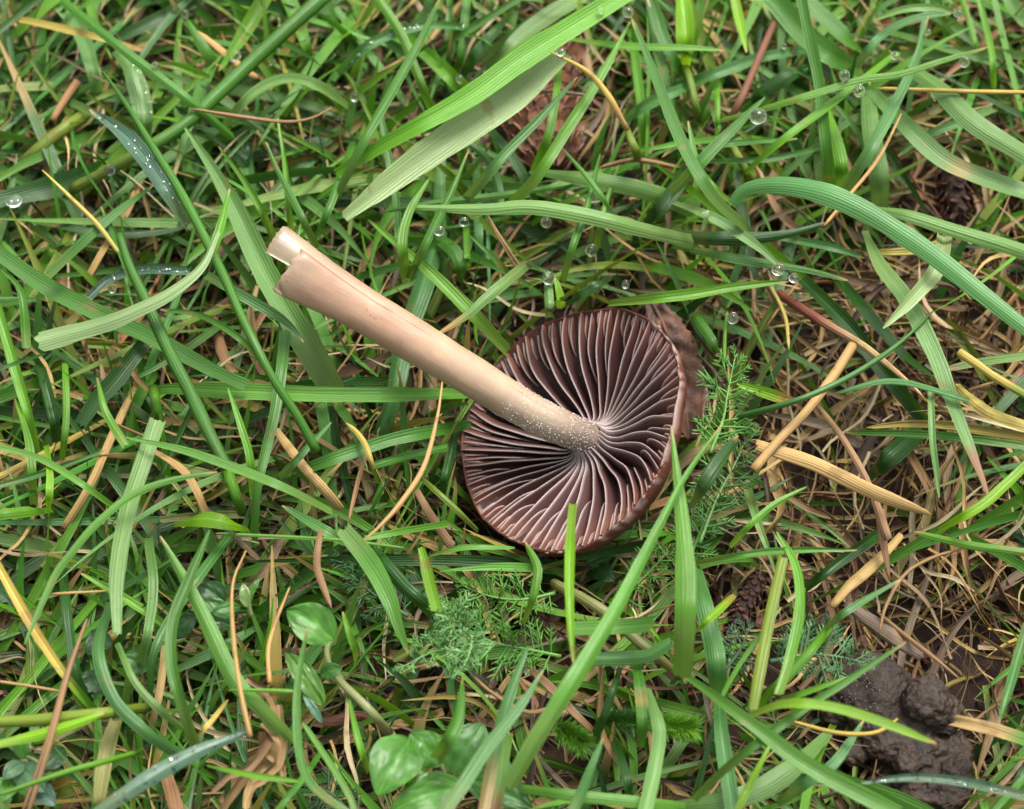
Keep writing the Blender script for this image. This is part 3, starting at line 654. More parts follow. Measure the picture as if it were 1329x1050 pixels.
# ------------------------------------------------------------------ the blades, stalks and straws one can follow, each placed where it lies
TABLE = """
B|g|14,14,12|2.2|81,0 161,65 206,99 254,137 302,178|long narrow green blade running down right from the top edge above the big dew drop
B|y>s|9,11,7|1.6|0,20 69,34 137,51 192,67|thin yellow green blade with a brown streak crossing the upper left corner
S|g>l|22,20,18,16|2.0|422,-6 343,65 285,120 240,161 192,192 137,223 95,245|long thick green blade slanting from the top edge down left into a round stalk
B|w|5,26,28,22|2.4|116,142 161,175 199,220 247,292|dark blue grey wet blade speckled with fine dew at the upper left
B|p|3,18,30,34,38,34|2.0|237,161 274,216 309,278 346,357 394,440 440,520|broad pale ribbed blade passing behind the torn end of the mushroom stem
S|g|3,11,14,14,13,14|2.9|134,93 165,137 199,192 233,247 264,305 291,360 315,414 353,489 384,537 411,585|long narrow blade crossing in front of the broad ribbed blade left of the stem
B|p|14,30,28,14|1.9|151,66 171,89 185,137 188,192|short broad pale blade sprinkled with droplets near the upper left corner
B|p|26,24,20,16|1.3|72,-6 103,38 120,89 128,130|pale broad blade hanging down from the top edge at the upper left
B|g|4,16,20|1.5|240,22 264,62 285,96|green blade with a small dew drop on its raised tip near the top edge
B|G|4,12,12|2.2|203,82 233,86 274,103|short light green blade pointing left with a drop on its tip
B|p|10,14,16,18,20,14|1.8|285,178 305,147 336,117 374,103 412,113 452,140|pale blade arching over like a hoop right of the big dew drop
B|b|8,11,11,9|1.1|-6,176 34,141 69,106 103,82 144,51|thin blue green blade slanting up from the left edge
S|l|20,19,17|1.2|20,222 69,178 117,144|thick light green stalk lying at the far upper left
B|d|24,32,24|1.3|-8,262 69,242 146,216|wide dark green leaf sheath at the left edge holding a flat water drop
B|g|14,15,13,4|2.2|62,357 113,309 154,274 199,241|straight green blade pointing up right above the cut pale blade
B|d|8,13,13,6|1.2|31,285 86,295 144,305 206,302 240,295|dull green blade lying level below the wet blade at the left
B|g|22,26,26,24,18|1.9|-6,326 60,372 130,408 200,440 270,478 318,500|broad green blade slanting down right from the left edge under the cut pale blade
B|g|3,10,11|2.2|345,184 360,220 381,261 412,322|slim green blade rising behind the torn stem end, bent to the left
B|G|3,8,9|2.0|361,153 370,213 374,261 379,305|upright thin green blade just above the torn stem end
B|G|3,9,10|1.9|284,190 316,233 340,274 357,312|thin blade with pointed tip standing between ribbed blade and torn stem end
B|g|14,12,9|1.7|460,185 425,274 405,315|green blade leaning left just above the mushroom stem
B|G|3,13,15,15|2.7|298,245 286,295 270,335 240,372|bright pointed blade standing at the left of the broad ribbed blade
B|g|3,12,15|2.3|131,268 154,316 177,366|blade with narrow tip beside the yellow needle at the left
B|b|16,20,18,12|1.0|308,155 319,213 330,270 336,300|dull bluish blade hanging with a round drop on its face
B|G|20,24,16,4|1.4|345,-6 316,45 300,70 284,92|broad bright green blade in front of the top edge near the big drop
B|G|22,18,10|1.2|372,-6 394,51 403,84|bright yellowish green blade hanging from the top edge
B|d|20,20,14,5|1.0|265,-6 178,38 140,55 103,62|dull green wide blade near the top edge behind the narrow diagonal one
D|o|6,12,12,8|1.4|256,40 292,69 316,89 334,100|short orange dead blade behind the big dew drop
N|t|4,7,7,5,3|2.4|247,141 309,151 370,158 405,153 431,139|brown curved pine needle lying level over the green stalk at the upper left
N|y|3,8,9,6|2.4|55,221 89,254 127,292 157,332|bright yellow straight needle pointing up left near the left edge
D|o|9,10,10,8|1.2|113,362 137,319 165,274 184,230|orange brown straw slanting behind the green blade at left
S|t|9,12,12|1.3|68,156 85,128 101,106|short cut off pale stub leaning right at the upper left
B|G|28,34,34,30,22,14|2.6|812,-8 749,31 680,75 618,120 560,154 491,192 436,226|big bright green folded blade rising to the top edge right of centre
B|P|44,48,43,34,12|2.45|722,66 665,122 594,172 526,220 447,281|broad pale blade with a blunt cut tip, the largest pale one above the mushroom stem
B|g|4,13,14,14,12|2.5|572,-4 546,51 509,117 467,192 434,258|long narrow blade curving down left from the top edge over the dewy arch
B|G|12,13,12,10|1.9|488,-6 519,41 536,82 563,151|bright stalk like blade hanging from the top edge beside the orange stub
B|b|14,15,14,13,10|1.8|438,98 481,58 536,36 575,33 602,36|bluish dewy blade arching over near the top edge left of centre
B|g|4,12,17,18,17,17|2.8|819,22 841,75 865,137 890,196 925,255 970,297|long green blade hanging from a tip drop near the top, leaning right over the cones
B|G|3,12,15,15,13|2.6|818,28 780,99 738,165 694,233 655,272|long bright green blade leaning right across the brown cone
B|b|3,10,13,15,13|2.7|749,100 707,147 656,199 630,230 606,258|bluish green pointed blade crossing the lower cone
B|G|7,11,12,12|2.2|727,74 721,130 711,178 692,224|upright blade with a round drop on top in front of the cone
N|y>o|3,9,12,12,10|2.8|714,67 762,93 790,125 805,152 814,168|thick yellow curved blade tip arching right of the brown cones
S|l|9,13,14|2.2|814,168 820,184 828,202|short olive green stalk carrying the yellow curved tip
B|G|8,11,12,10,3|2.1|735,50 783,57 834,61 890,62 940,65|level bright blade pointing right near the top edge, drop free
B|d|20,22,14|1.7|896,215 865,261 836,292|dark green blade running down left from the long hanging blade
B|p|5,15,22,24,22,22|2.4|530,268 625,271 690,268 760,279 830,296 900,313|long pale ribbed blade lying level above the mushroom cap, pointing left
B|p|12,22,24,20|1.7|690,221 766,233 834,247 905,272|wide pale blade lying level under the brown cone
B|g|3,10,12,10,5|2.0|497,275 560,264 646,254 700,246 740,239|slender blade lying level between the blunt pale tip and the cap
B|g|3,10,12,12|2.5|607,198 587,247 560,302 531,362|thin blade leaning left with a drop beside it above the stem
B|G|4,12,15,15|2.4|557,232 532,274 522,316 528,366|bright blade curving upward just above the middle of the stem
B|g|8,11,11,10|1.7|494,150 505,206 515,268 517,312|thin upright blade under the broad blunt pale blade
B|b|7,11,12,10|1.6|604,183 632,206 646,240 649,272|short bluish blade bending down below the blunt pale blade
B|d|12,14,14,11|1.8|630,163 660,196 680,230 699,268|dark green blade leaning left under the bluish pointed one
B|G|4,12,18,22,20|2.1|478,285 526,326 570,365 610,405 659,458|green blade running diagonally down to the upper left rim of the cap
B|g|22,20,14|1.3|570,308 592,329 602,366|short curved green blade between stem and level blades
B|g|3,9,11|1.8|610,306 639,333 668,364|narrow blade leaning left between two dew drops above the cap
B|G|9,9,8|1.5|605,294 606,320 607,348|tiny upright blade tipped by a small drop above the stem
B|g|3,10,11,10|2.2|779,200 762,268 745,316 730,366|thin blade leaning left from the level pale blade above the cap
B|G|3,9,10|1.8|803,215 786,268 774,322|short thin bright blade right of the level pale blades
B|g|3,9,11|2.2|730,193 759,226 803,284|thin pointed blade leaning left below the brown cone
B|G|11,13,13|1.3|818,32 828,103 839,195|bright upright stalk right of the yellow curved tip
B|g|18,18,14|1.2|843,-6 862,51 888,104|green blade behind the hanging blade near the top edge
B|G|18,20,20|1.4|524,49 560,75 608,121|bright green blade behind the folded blade left of the cones
B|g|12,12,10|1.1|606,-5 599,69 590,100|narrow upright blade at the top edge left of the cones
B|g|10,11,10|1.1|584,-5 583,40 582,88|slim dull upright blade hanging by the arch near the top edge
B|p|26,28,24,14|1.3|755,-6 694,34 660,65 630,92|pale wide blade behind the big folded blade at the top edge
B|d|12,18,18|1.5|661,19 625,62 600,98|dull green blade leaning right just left of the upper cone
B|g|9,10,8|1.5|676,-4 611,38 568,64|thin light green blade leaning right from the top edge
B|b|14,16,16,10|1.6|902,108 852,130 825,146 806,162|bluish blade joining behind the yellow curved tip
N|t|5,6,6|1.7|626,268 646,302 684,360|brown double needle lying diagonally above the cap
T|k|6,7,6|1.9|676,116 720,119 766,124|grey twig lying level across the brown cones
T|t|6,9,9,8|1.4|776,218 817,208 850,211 896,222|tan bare runner lying level right of the lower cone
B|b|11,12,12|1.1|617,204 620,274 623,346|dull bluish blade hanging straight down left of the cap
B|b|24,28,28,26,20|1.2|569,300 551,365 526,438 509,516 486,580|broad bluish blade passing under the middle of the stem
B|L|18,26,26,12|2.0|885,-8 889,30 890,60 888,84|bright lime green leaf hanging at the top edge right of centre
S|l|10,11,11|1.6|888,82 897,110 906,155|short lime stalk below the bright hanging leaf
B|L|12,15,11,3|1.6|953,-6 958,20 963,42 969,68|small lime green leaf tip hanging from the top edge
S|r|8,11,11,10|1.9|1014,8 985,75 961,130 935,180|red brown dead stalk leaning right at the top right of centre
B|g|28,32,30,22|1.7|1000,-6 1045,45 1080,72 1116,92|broad green folded blade running down right from the top edge
B|g|24,26,22|1.5|1040,-6 1078,31 1122,70|second broad green blade just right of the folded one at the top edge
B|g|14,15,15,16,17|2.5|1040,-4 1054,62 1064,113 1074,206 1078,250|dark green blade hanging straight down from the top edge
B|G|10,18,20,14|1.9|1071,135 1085,182 1092,220 1093,250|bright green blade hanging beside the dark straight one
B|b|5,12,13,12,9|2.0|1236,17 1188,24 1146,45 1119,75 1097,96|bluish blade arching left toward the crossing of blades at the upper right
B|p|4,11,11,6|2.2|1133,27 1174,12 1215,10 1241,17|short pale blade near the top right with a drop at its right end
B|b|3,11,16,17,16|2.4|1205,22 1188,79 1164,130 1126,199 1090,254|long blue green blade leaning right through the blade crossing
B|G|3,10,12,12,10,8|2.7|1283,61 1222,79 1167,96 1119,103 1061,120 992,141 936,156|bright narrow blade pointing right across the crossing with drops below it
B|G|9,12,13,12,9|2.6|1165,68 1126,99 1071,141 1016,182 968,224|bright narrow blade pointing up right with a drop on its tip
N|y|6,8,8,7|2.3|1138,115 1205,117 1270,119 1336,120|straight yellow straw lying level to the right edge
B|p|22,30,30,28|2.3|1186,91 1222,117 1263,158 1336,204|broad pale blade running down right to the edge under the yellow straw
B|p|16,26,28,28,26|1.9|1131,118 1174,161 1222,206 1273,230 1336,252|broad pale blade with a yellowish patch bending right to the edge
B|p|20,26,27,24|1.7|1126,118 1131,172 1140,223 1143,272|broad pale blade hanging straight down from the crossing of blades
B|b|5,12,13,12|1.6|1165,203 1205,175 1249,158 1291,141|thin bluish blade slanting up right between broad pale blades
B|g|3,14,17,18,18|2.6|993,126 972,147 930,189 900,221 870,252|green blade pointing up right with a big dew drop at its tip
B|b|14,17,16,14|1.6|874,115 948,89 992,74 1054,64|bluish blade slanting up right above the big tip drop
B|d|18,21,18|1.3|1052,80 1009,106 962,139|dark green blade behind the red brown stalk
B|G|7,8,7|1.9|930,109 931,140 931,176|thin short upright blade left of the big tip drop
B|g|4,9,8|2.0|1035,180 965,185 903,193|thin level blade below the big tip drop
B|b|8,9,7|1.7|1070,191 999,206 921,210|thin bluish level blade just under the other level one
B|G|3,9,11,11|2.5|893,157 906,213 930,247 956,268|bright narrow blade bending down to meet the big arching blade
S|l|10,12,12|1.4|946,182 962,210 980,240|lime stalk leaning left near the arching blade
B|A|14,26,30,30,28,26,24,20|3.0|950,266 968,246 1009,240 1064,249 1119,272 1170,303 1215,334 1273,380 1336,430|big teal green blade arching over and running down to the right edge
B|p|10,20,22,22,22|2.5|1112,268 1170,276 1239,298 1290,313 1336,328|grey green blade lying right from beneath the big arching blade
N|o|4,7,7,6|2.2|1170,147 1140,206 1102,254 1069,294|orange tan needle leaning right beneath the big arch
B|G|8,9,9|1.4|1270,-5 1287,69 1289,116|thin upright bright blade near the top right corner
B|G|8,9,8|1.3|1247,-5 1263,45 1271,86|thin upright blade left of its twin near the top right corner
B|d|20,20,18,11,5|1.9|874,305 930,309 982,309 1030,302 1076,289|dark wide blade narrowing to a thin green end below the big arch
B|p|8,16,16,5|2.2|872,262 930,285 982,319 1014,348|pale blade running down right to a big dew drop right of the cap
B|g|12,14,14,10,5|2.0|874,317 948,334 1016,345 1060,353 1100,364|narrow green blade lying right above the reddish stem
B|b|10,12,12,4|1.7|1014,308 1071,319 1100,327 1122,335|short bluish blade with a blunt end below the big arch
B|p|8,22,25,25,24,20,14,4|2.3|1122,300 1143,345 1177,390 1212,458 1236,523 1260,585 1272,615 1283,645|long ribbed blade running down the right with a brown dead tip
B|P|22,22,18,3|2.8|1226,306 1218,345 1188,383 1146,426|pale pointed blade tip aiming down left in front of the long ribbed one
D|y|8,12,11|1.6|1128,328 1190,325 1229,313|yellow withered blade section behind the big arching blade
B|p|20,24,16|1.4|1308,-6 1318,14 1332,34|pale wide blade in the top right corner
B|P|7,14,20,26,28,30|3.1|282,302 262,345 223,378 185,398 137,418 50,442|wide pale blade cut square at its left end left of the mushroom
S|g|10,15,18,19,19,17|2.8|155,305 168,345 192,396 220,458 247,510 271,561 294,606|long green blade bending down right across the wide cut blade
S|G|16,15,14|1.8|293,602 302,630 314,664|short green stalk below the long bending blade
B|h|12,22,23,23,22,16|1.7|194,514 206,506 240,505 309,508 450,513 610,511|long level ribbed blade below the stem ending at the cap
S|G|15,14,12|1.6|199,505 203,525 207,545|short green stalk under the left end of the level blade
B|p|22,25,24,24,20,12|2.5|204,546 185,602 168,654 157,705 151,760 152,822|upright pale blade with a cut top under the level blade at left
B|h|3,12,14,14,10|2.9|164,568 240,585 309,609 377,637 431,665|narrow pale blade slanting down right below the level blade
B|g|15,16,16,15,13,12|2.3|373,386 367,465 357,534 343,592 333,637 329,700|upright green stalk like blade beneath the torn stem end
B|G|3,10,11,10|2.4|296,504 312,551 324,592 329,646|bright upright pointed blade under the level blade
B|G|3,12,12|2.4|126,490 137,534 163,578|bright short pointed blade at the far left under the cut blade
B|b|3,9,10,9|2.1|430,548 408,571 385,597 362,621|small blue green blade pointing up right below the level blade
B|g|12,19,20,18,14|1.9|362,624 420,600 500,573 560,560 609,551|green blade slanting up right to the left rim of the cap
B|h|8,10,10,9|2.4|-6,579 51,595 103,626 150,660|narrow light blade slanting down from the left edge
B|b|4,9,8|2.3|137,585 51,616 -6,632|thin bluish blade crossing the narrow light blade at the left edge
B|h|4,9,11,11,10,9,3|2.8|282,613 223,623 171,643 125,680 95,715 69,752 32,836|long thin blade bowed down to the left like a scythe
B|L|7,11,11|2.3|60,578 65,619 62,668|small bright upright blade at the far left beside straw
B|G|16,17,14|2.0|-6,668 30,664 64,660|bright wide blade lying level at the left edge
B|d|18,25,24,16|1.6|188,444 147,496 125,520 104,550|dark broad blade leaning right below the wide cut blade
B|G|14,15,14,12|1.8|-4,398 21,482 41,551 49,588|bright green upright blade at the left edge middle
B|d|12,16,15|1.6|50,468 69,537 76,575|dark upright blade one of a dense clump at the left
B|G|8,10,9|1.8|84,456 86,537 79,604|thin upright bright blade in the dense clump at the left
B|G|4,12,12|1.7|20,518 38,578 44,655|pointed bright blade leaning left in the clump at the left edge
B|g|4,12,12|2.0|2,350 27,380 34,452|blade beside the cut left end of the wide pale blade
B|d|3,6,6|2.1|59,459 28,469 -6,481|tiny dark blade tip at the left edge below the wide cut blade
B|g|5,9,10,9|1.5|208,402 261,410 309,438 345,472|thin green blade curving right behind the long bending blade
B|b|12,15,14,3|2.5|268,357 326,390 370,417 394,444|bluish blade pointing right just under the torn stem end
B|w|10,14,15,12|1.5|115,386 144,361 189,350 244,352|pale wet blade lying curved above the wide cut blade
D|s|10,13,13,10|1.5|173,503 144,568 117,630 84,685|straw brown dead blade leaning right under the level blade at left
T|t|5,6,5|1.7|150,550 168,558 187,566|short pinkish straw beside the cut top of the upright pale blade
D|s|8,13,13,10|1.6|197,584 233,607 252,632 269,672|straw coloured blade curving down right beside the upright pale blade
D|y|9,10,9|1.3|-5,621 69,582 140,543|yellowish withered blade slanting up right at the left edge
B|L|14,24,22,16|2.0|230,679 262,673 290,677 321,686|short broad lime leaf lying level under the narrow pale blade
B|b|5,15,16|1.6|366,656 405,679 452,707|bluish short blade pointing up left below the green stalk
B|h|4,5,5,4|1.9|280,692 394,698 450,702 524,711|hair thin green blade lying level under the small lime leaf
D|s|11,15,14,12|1.7|357,556 394,606 420,635 441,661|straw blade with pink streaks leaning left below the level blade
B|p>s|15,16,12,4|2.3|682,344 632,386 605,410 566,435|bluish blade with dry straw tip aiming at the stem from the upper right
B|p|11,14,13|2.1|711,359 712,380 714,412|upright pale blade topped by a milky white drop above the cap
B|L|4,12,12|2.0|720,360 726,380 729,400|small lime blade curving beside the milky drop above the cap
B|G|12,17,16,12,3|2.3|790,395 850,388 900,382 960,372 1025,365|bright green blade lying right along the top of the cap
B|d|14,16,12|1.9|733,398 765,378 797,360|dull green blade behind the top rim of the cap
N|o|3,6,9,10,8,2|2.9|574,496 567,544 550,606 519,654 490,686 470,703|curved orange needle with pointed ends hanging down left of the cap
D|y|5,9,9,7|2.2|449,549 462,560 474,577 485,608|yellow green curled tip below the middle of the stem
B|g|11,12,12|1.6|485,604 533,590 580,581|short green blade pointing right beside the curved needle
B|d|10,13,12|1.3|593,552 583,599 573,640|dark green blade hanging at the left rim of the cap
D|t|10,14,13|1.2|540,636 560,671 586,709|straw brown strip under the curved needle
B|G|8,10,9|1.7|473,699 530,688 580,680|thin green blade below the curved needle pointing right
B|l|8,9,9|1.5|545,618 577,647 620,687|light green stalk passing under the left rim of the cap
D|t|3,7,7,4|1.9|478,585 468,612 460,645 453,677|tan curled shred left of the curved orange needle
B|L|11,14,13,11,5|3.4|744,654 741,690 739,760 741,820 744,860|bright lime blade standing upright in front of the lower cap rim
B|G|4,12,13,11,8|2.2|681,703 697,735 695,760 688,785 678,808|small curved green blade below the left part of the lower rim
B|h|3,7,12,17,21,24,24,20|3.7|939,549 890,618 852,690 804,783 762,855 721,920 690,970 660,1022|long blade crossing in front of the cap from lower centre to upper right
B|G|3,12,22,30,30,26|3.5|871,553 877,600 884,660 890,740 889,810 885,876|upright blade standing before the right rim of the cap with wide base
B|b|18,26,26,24|1.9|903,738 915,790 927,844 934,905|blue grey blade standing under the upright one right of the cap
B|b|16,20,24,22|2.0|933,905 936,950 943,1000 952,1056|blue grey wide blade dropping to the bottom edge
B|h|7,16,22,24,24|3.1|884,873 930,905 982,944 1050,994 1165,1056|light green blade running down right to the bottom edge below the worm cast
B|l|15,17,16,14|2.4|1016,722 1006,765 996,810 976,920|blunt cut upright olive blade right of the cap
B|G|4,13,15,15,13|2.4|1008,690 1033,735 1038,793 1025,855 1011,900|bowed green blade beside the blunt cut olive blade
B|g|9,10,9,3|2.3|902,732 982,718 1044,714 1112,714|thin level blade pointing right beside the yarrow
B|b|3,9,11,11|2.4|1169,752 1119,781 1090,800 1070,818|bluish blade pointing up right above the worm cast
B|G|12,14,14,10|2.3|1080,808 1055,840 1033,865 980,920|bright blade pointing up right left of the worm cast
B|g|3,10,12,12,10|2.9|1176,833 1102,882 1033,927 948,992 900,1038|green blade slanting down left from the top of the worm cast
B|G|4,9,9|2.2|1103,878 1050,897 1005,912|short bright blade lying just left of the worm cast
B|L|8,14,15,14,5|3.2|972,929 1016,914 1071,916 1136,934 1215,965|bright lime blade arching over the worm cast
N|y|5,8,8,6|2.3|1028,936 1085,951 1136,951 1165,933|olive yellow curved stalk lying on the worm cast
B|p|12,30,32,26|1.9|1077,950 1026,999 965,1033 873,1050|broad pale blade at the bottom edge left of the worm cast
B|b|4,15,17,12|2.1|1121,935 1085,988 1050,1014 1010,1042|bluish blade pointing up right over the broad pale one
B|L|3,11,11|2.3|1001,963 978,1009 955,1056|thin lime blade pointing up right at the bottom edge
B|w|4,12,14,14|2.9|1117,1016 1188,1009 1256,1016 1336,1035|dewy bluish blade lying level in the bottom right corner
B|b|12,14,13,3|2.4|1333,810 1315,875 1306,905 1296,939|blue blade hanging down at the right edge
B|G|6,11,12,12|2.0|1186,690 1256,707 1300,713 1336,718|green level blade reaching the right edge above the dark soil
B|L|13,15,14,10|2.3|1334,602 1300,634 1273,657 1216,690|bright blade leaning right at the right edge
B|d|13,15,14|1.4|1042,767 1092,728 1144,690|dull green flat blade right of the bowed blade
B|g|9,10,9|2.3|1334,1004 1310,1030 1286,1056|small green blade in the bottom right corner
B|G|3,7,7,6|2.1|1014,788 968,851 950,880 935,908|thin green blade leaning right in front of the small yarrow
B|L|10,13,12,10|2.5|952,772 940,784 925,798 900,820|stubby lime blade with yellow tip right of the upright wide blade
D|s|10,18,19,10|1.6|1170,693 1135,730 1102,759 1079,786|golden dead blade leaning right above the splinter
D|t|14,14,10,3|1.8|1142,660 1146,700 1151,725 1155,753|pointed tan dead blade hanging above the dark soil
T|t|5,7,7,5|2.0|1243,714 1210,724 1175,745 1150,786 1141,822|tan bare stalk arching left above the worm cast
D|k|10,22,24,14|1.7|1096,781 1130,805 1160,826 1197,850|flat grey brown wood splinter lying above the worm cast
T|t|6,9,8,4|1.9|1138,794 1175,825 1215,856 1245,881|thin tan stick lying along the wood splinter
D|s>g|20,22,22|1.7|1238,936 1290,949 1336,966|flat straw blade turning green at the right edge by the worm cast
S|c|14,14,12,8,4|2.0|1012,382 1061,414 1119,448 1171,489 1199,516|red stem fading to cream lying diagonally right of the cap
S|b|3,7,9,9,8|2.5|1211,404 1164,448 1102,489 1033,520 955,542|thin blue green blade curving from yarrow up right over the straw
B|b|4,9,10,9,6|2.4|1083,511 1136,496 1170,495 1205,503 1275,525|thin bluish blade bowed upward below the red stem
S|s|14,15,13,13,15|2.1|1107,448 1081,489 1044,537 1010,572 978,610|golden jointed straw leaning right across the brown thatch
D|s|18,22,22,18,5|2.2|983,577 1050,599 1090,618 1140,642 1208,668|broad golden dead blade lying right of the yarrow
D|t|6,10,11,13|1.9|1055,517 1092,565 1126,626 1152,700|tan dead blade dropping from the straw across the broad golden one
B|L>o|4,15,16,8|2.0|956,498 989,508 1010,515 1032,522|short blade with orange tip among the yarrow leaves
B|y|8,17,18,17|2.3|1241,499 1260,517 1286,536 1336,553|wide yellow blade bending to the right edge
S|y>l|12,13,13,12|2.6|1245,457 1268,473 1291,489 1336,516|yellow green cut stalk reaching the right edge
B|p>t|12,13,12,4|2.2|1336,461 1300,466 1267,471 1211,483|pale green blade with a pinkish tip pointing left at the right edge
B|d|18,22,20,14|1.5|1040,362 1102,424 1153,489 1208,555|dull green blade running down right under the red stem
B|d|14,18,16,10|1.6|1090,364 1153,438 1178,465 1210,488|second dull green blade right of the red stem
B|p|9,10,9,3|2.2|1208,508 1210,568 1215,610 1219,646|thin pale blade hanging straight down right of the broad golden one
B|g|4,11,12,12|1.7|1096,561 1188,563 1260,570 1336,580|level green blade reaching the right edge below the yellow one
D|y|5,11,12,11|1.5|1124,555 1180,550 1240,553 1336,567|yellow withered level blade behind the green level one
B|G|3,9,9,8|2.6|1047,632 1006,654 975,680 947,709|bright narrow blade pointing up right beside the yarrow
B|d|26,32,24|1.2|1194,556 1160,588 1130,612|dark wide blade under the level green blades
S|G|5,6,6|2.5|944,404 941,435 940,468|short thin stalk holding a dew drop above the yarrow
B|p|12,13,8,3|1.6|970,634 988,690 1000,722 1006,744|pale blade dropping beside the yarrow
D|y|5,6,6,4|1.8|999,370 1012,393 1021,418 1024,454|thin yellow green blade withering downward above the thatch
B|g|12,14,10|1.6|901,408 918,432 936,458|green blade lying behind the dead leaf
B|d|6,20,22,14|2.6|958,565 932,600 915,626 893,658|dark green wide blade among the yarrow right of the cap
B|y>G|12,14,14,13,12|2.3|-4,732 34,800 69,855 95,890 125,925|yellow green long blade running down right from the left edge
B|d|12,14,14,12|1.7|81,739 89,810 99,875 119,913|dull blade hanging down at lower left
B|b|12,16,18,19,18,16|2.4|143,783 127,844 147,906 182,944 210,965 244,984|bluish blade curving like a J at the lower left
B|p|8,10,11,8|2.4|152,835 175,885 206,920 239,946|slim pale blade curving down right at lower left
B|g|4,14,17,17,16,15|2.9|272,688 247,748 225,805 223,861 237,916 256,972|long green blade with a bend standing at lower left
B|h|3,16,22,24,22,20|2.6|208,696 233,741 261,793 302,879 340,921 380,964|wide light blade running down right at lower left
B|b|12,15,14,12,8|2.1|300,693 254,755 219,807 199,851 194,908|bluish blade bending down behind the tall bent one
B|p|13,14,13,11|1.9|192,698 199,759 192,820 181,868|pale spotted blade hanging at lower left
B|G|4,12,14,12|1.8|105,744 154,772 192,796 223,819|bright blade lying right at lower left
S|l|17,18,17,14|2.2|-6,937 60,934 130,926 190,918|thick light green jointed stalk reaching in from the left edge
B|L|12,17,16,6|2.4|-6,966 50,953 90,942 135,926|bright green blade clasping the thick stalk at the left edge
S|G|6,8,9,8|2.7|-6,1033 86,1002 130,990 180,976|thin bright stalk rising right from the bottom left corner
B|w|16,22,23,18,6|3.0|126,1055 189,1012 250,978 290,962 322,950|broad dewy bluish blade rising right at the bottom edge
B|G|3,9,9,6|2.6|269,994 326,1006 355,1010 387,1014|small bright blade lying level near the bottom
B|g|4,10,12,12,11|2.6|399,815 386,896 388,975 405,1019 452,1056|long thin blade hooking right at the bottom edge
B|G|3,6,6|2.5|296,896 343,896 387,898|tiny bright level blade beside the orange needle
B|g|8,11,11|2.1|416,976 391,1012 356,1056|short green blade pointing up right near the bottom
B|h|6,10,10,9|2.2|393,938 429,992 452,1030 462,1056|light blade running down right near the round leaves
N|o|2,6,8,9,9|3.0|319,715 302,759 303,827 312,896 325,956|tall orange needle standing upright at lower left
N|o|3,7,8,8|2.5|376,762 357,810 348,844 350,886|shorter orange needle standing right of the tall one
N|t|6,10,10,9|2.3|113,803 89,872 65,964 36,1056|long brown double needle rising right from the bottom left edge
N|s|6,6,5|2.1|-5,884 35,890 77,897|straw needle lying level at the left edge
N|o|5,5,3|2.2|67,771 100,769 139,767|short orange straw lying level at lower left
D|s|10,13,12|1.6|214,838 207,896 195,944|tan dead blade behind the tall bent blade
D|t|16,22,20|1.3|212,998 220,1025 227,1056|tan flat dead blade at the bottom edge
D|S|16,25,24,18|1.7|128,1042 134,1000 142,965 152,935|pale blotched dead blade with cut bottom end at lower left
D|t|7,12,12,5|2.4|416,688 411,731 418,757 430,789|twisted tan dead blade hanging above the glossy round leaf
B|y|7,8,5|2.4|252,960 275,935 296,908|short yellow green shoot near the bottom
B|h|22,27,26,18,4|2.4|445,686 481,731 505,776 517,812 530,848|wide light blade pointing down below the curved needle
B|L|8,17,17,15|2.9|547,711 553,735 559,762 567,792|blunt bright green blade standing above the yarrow tuft
B|h|4,8,9,7|2.0|668,711 611,710 585,714 557,722|thin blade bowed level under the left cap rim
B|d|16,19,19,14|1.6|479,709 522,759 545,780 564,798|dull blade leaning left behind the yarrow tuft
B|b>s|4,15,17,18,16|2.7|685,838 664,893 648,947 635,1010 627,1056|blue green blade with dry tip standing at the bottom edge
B|b|3,14,19,20,18|3.2|705,870 673,920 632,971 600,1020 572,1058|bluish blade leaning right over the round leaves
B|g|3,14,20,16|2.6|600,880 596,925 585,955 566,986|pointed green blade standing behind the round leaves
B|p>t|14,20,20|2.3|659,952 649,1010 641,1058|blade streaked pinkish tan at the bottom edge
B|b|3,12,15,15|2.4|783,957 766,999 755,1028 742,1056|blue green blade pointing up right at the bottom edge centre
B|h|12,16,17,16|2.1|664,1022 749,1033 820,1040 900,1049|pale blade lying level along the bottom edge
B|p|12,19,21,20|2.3|840,894 856,947 849,999 836,1056|pale curved blade dropping to the bottom edge right of the moss
B|g|12,17,18,8|2.1|826,860 833,913 834,945 830,970|green blade with a tan burnt spot hanging in front of the moss
B|g|22,23,22|2.2|745,816 800,814 846,811|broad green blade cut square at its right end below the cap
B|b|18,21,19,14|1.9|765,855 834,852 850,846 871,833|bluish blade lying level under the square cut one
S|S|14,17,17,15,12|1.8|719,757 783,793 834,838 860,858 882,878|thick pale stolon running down right below the cap
B|d|7,12,12|1.8|805,866 790,913 774,958|dull green blade leaning right behind the moss
B|d|12,14,13|1.6|798,962 810,999 819,1040|dull blade standing at the bottom right of the moss
B|G|4,10,10|2.3|453,908 464,958 479,1002|thin bright blade hugging the large round leaf
S|H|10,13,13|2.1|424,868 471,913 505,950|hairy pale green plant stem leading to the round leaves
B|G|4,9,9,7|2.2|445,794 457,834 462,850 460,866|small curved green blade left of the yarrow tuft
T|t|6,8,8,5|1.6|612,876 640,900 690,925 752,899|brown dead runner curving under the yarrow tuft
D|t|8,13,13,9|1.4|676,856 720,898 745,925 769,948|brown dead strip behind the long crossing blade
"""
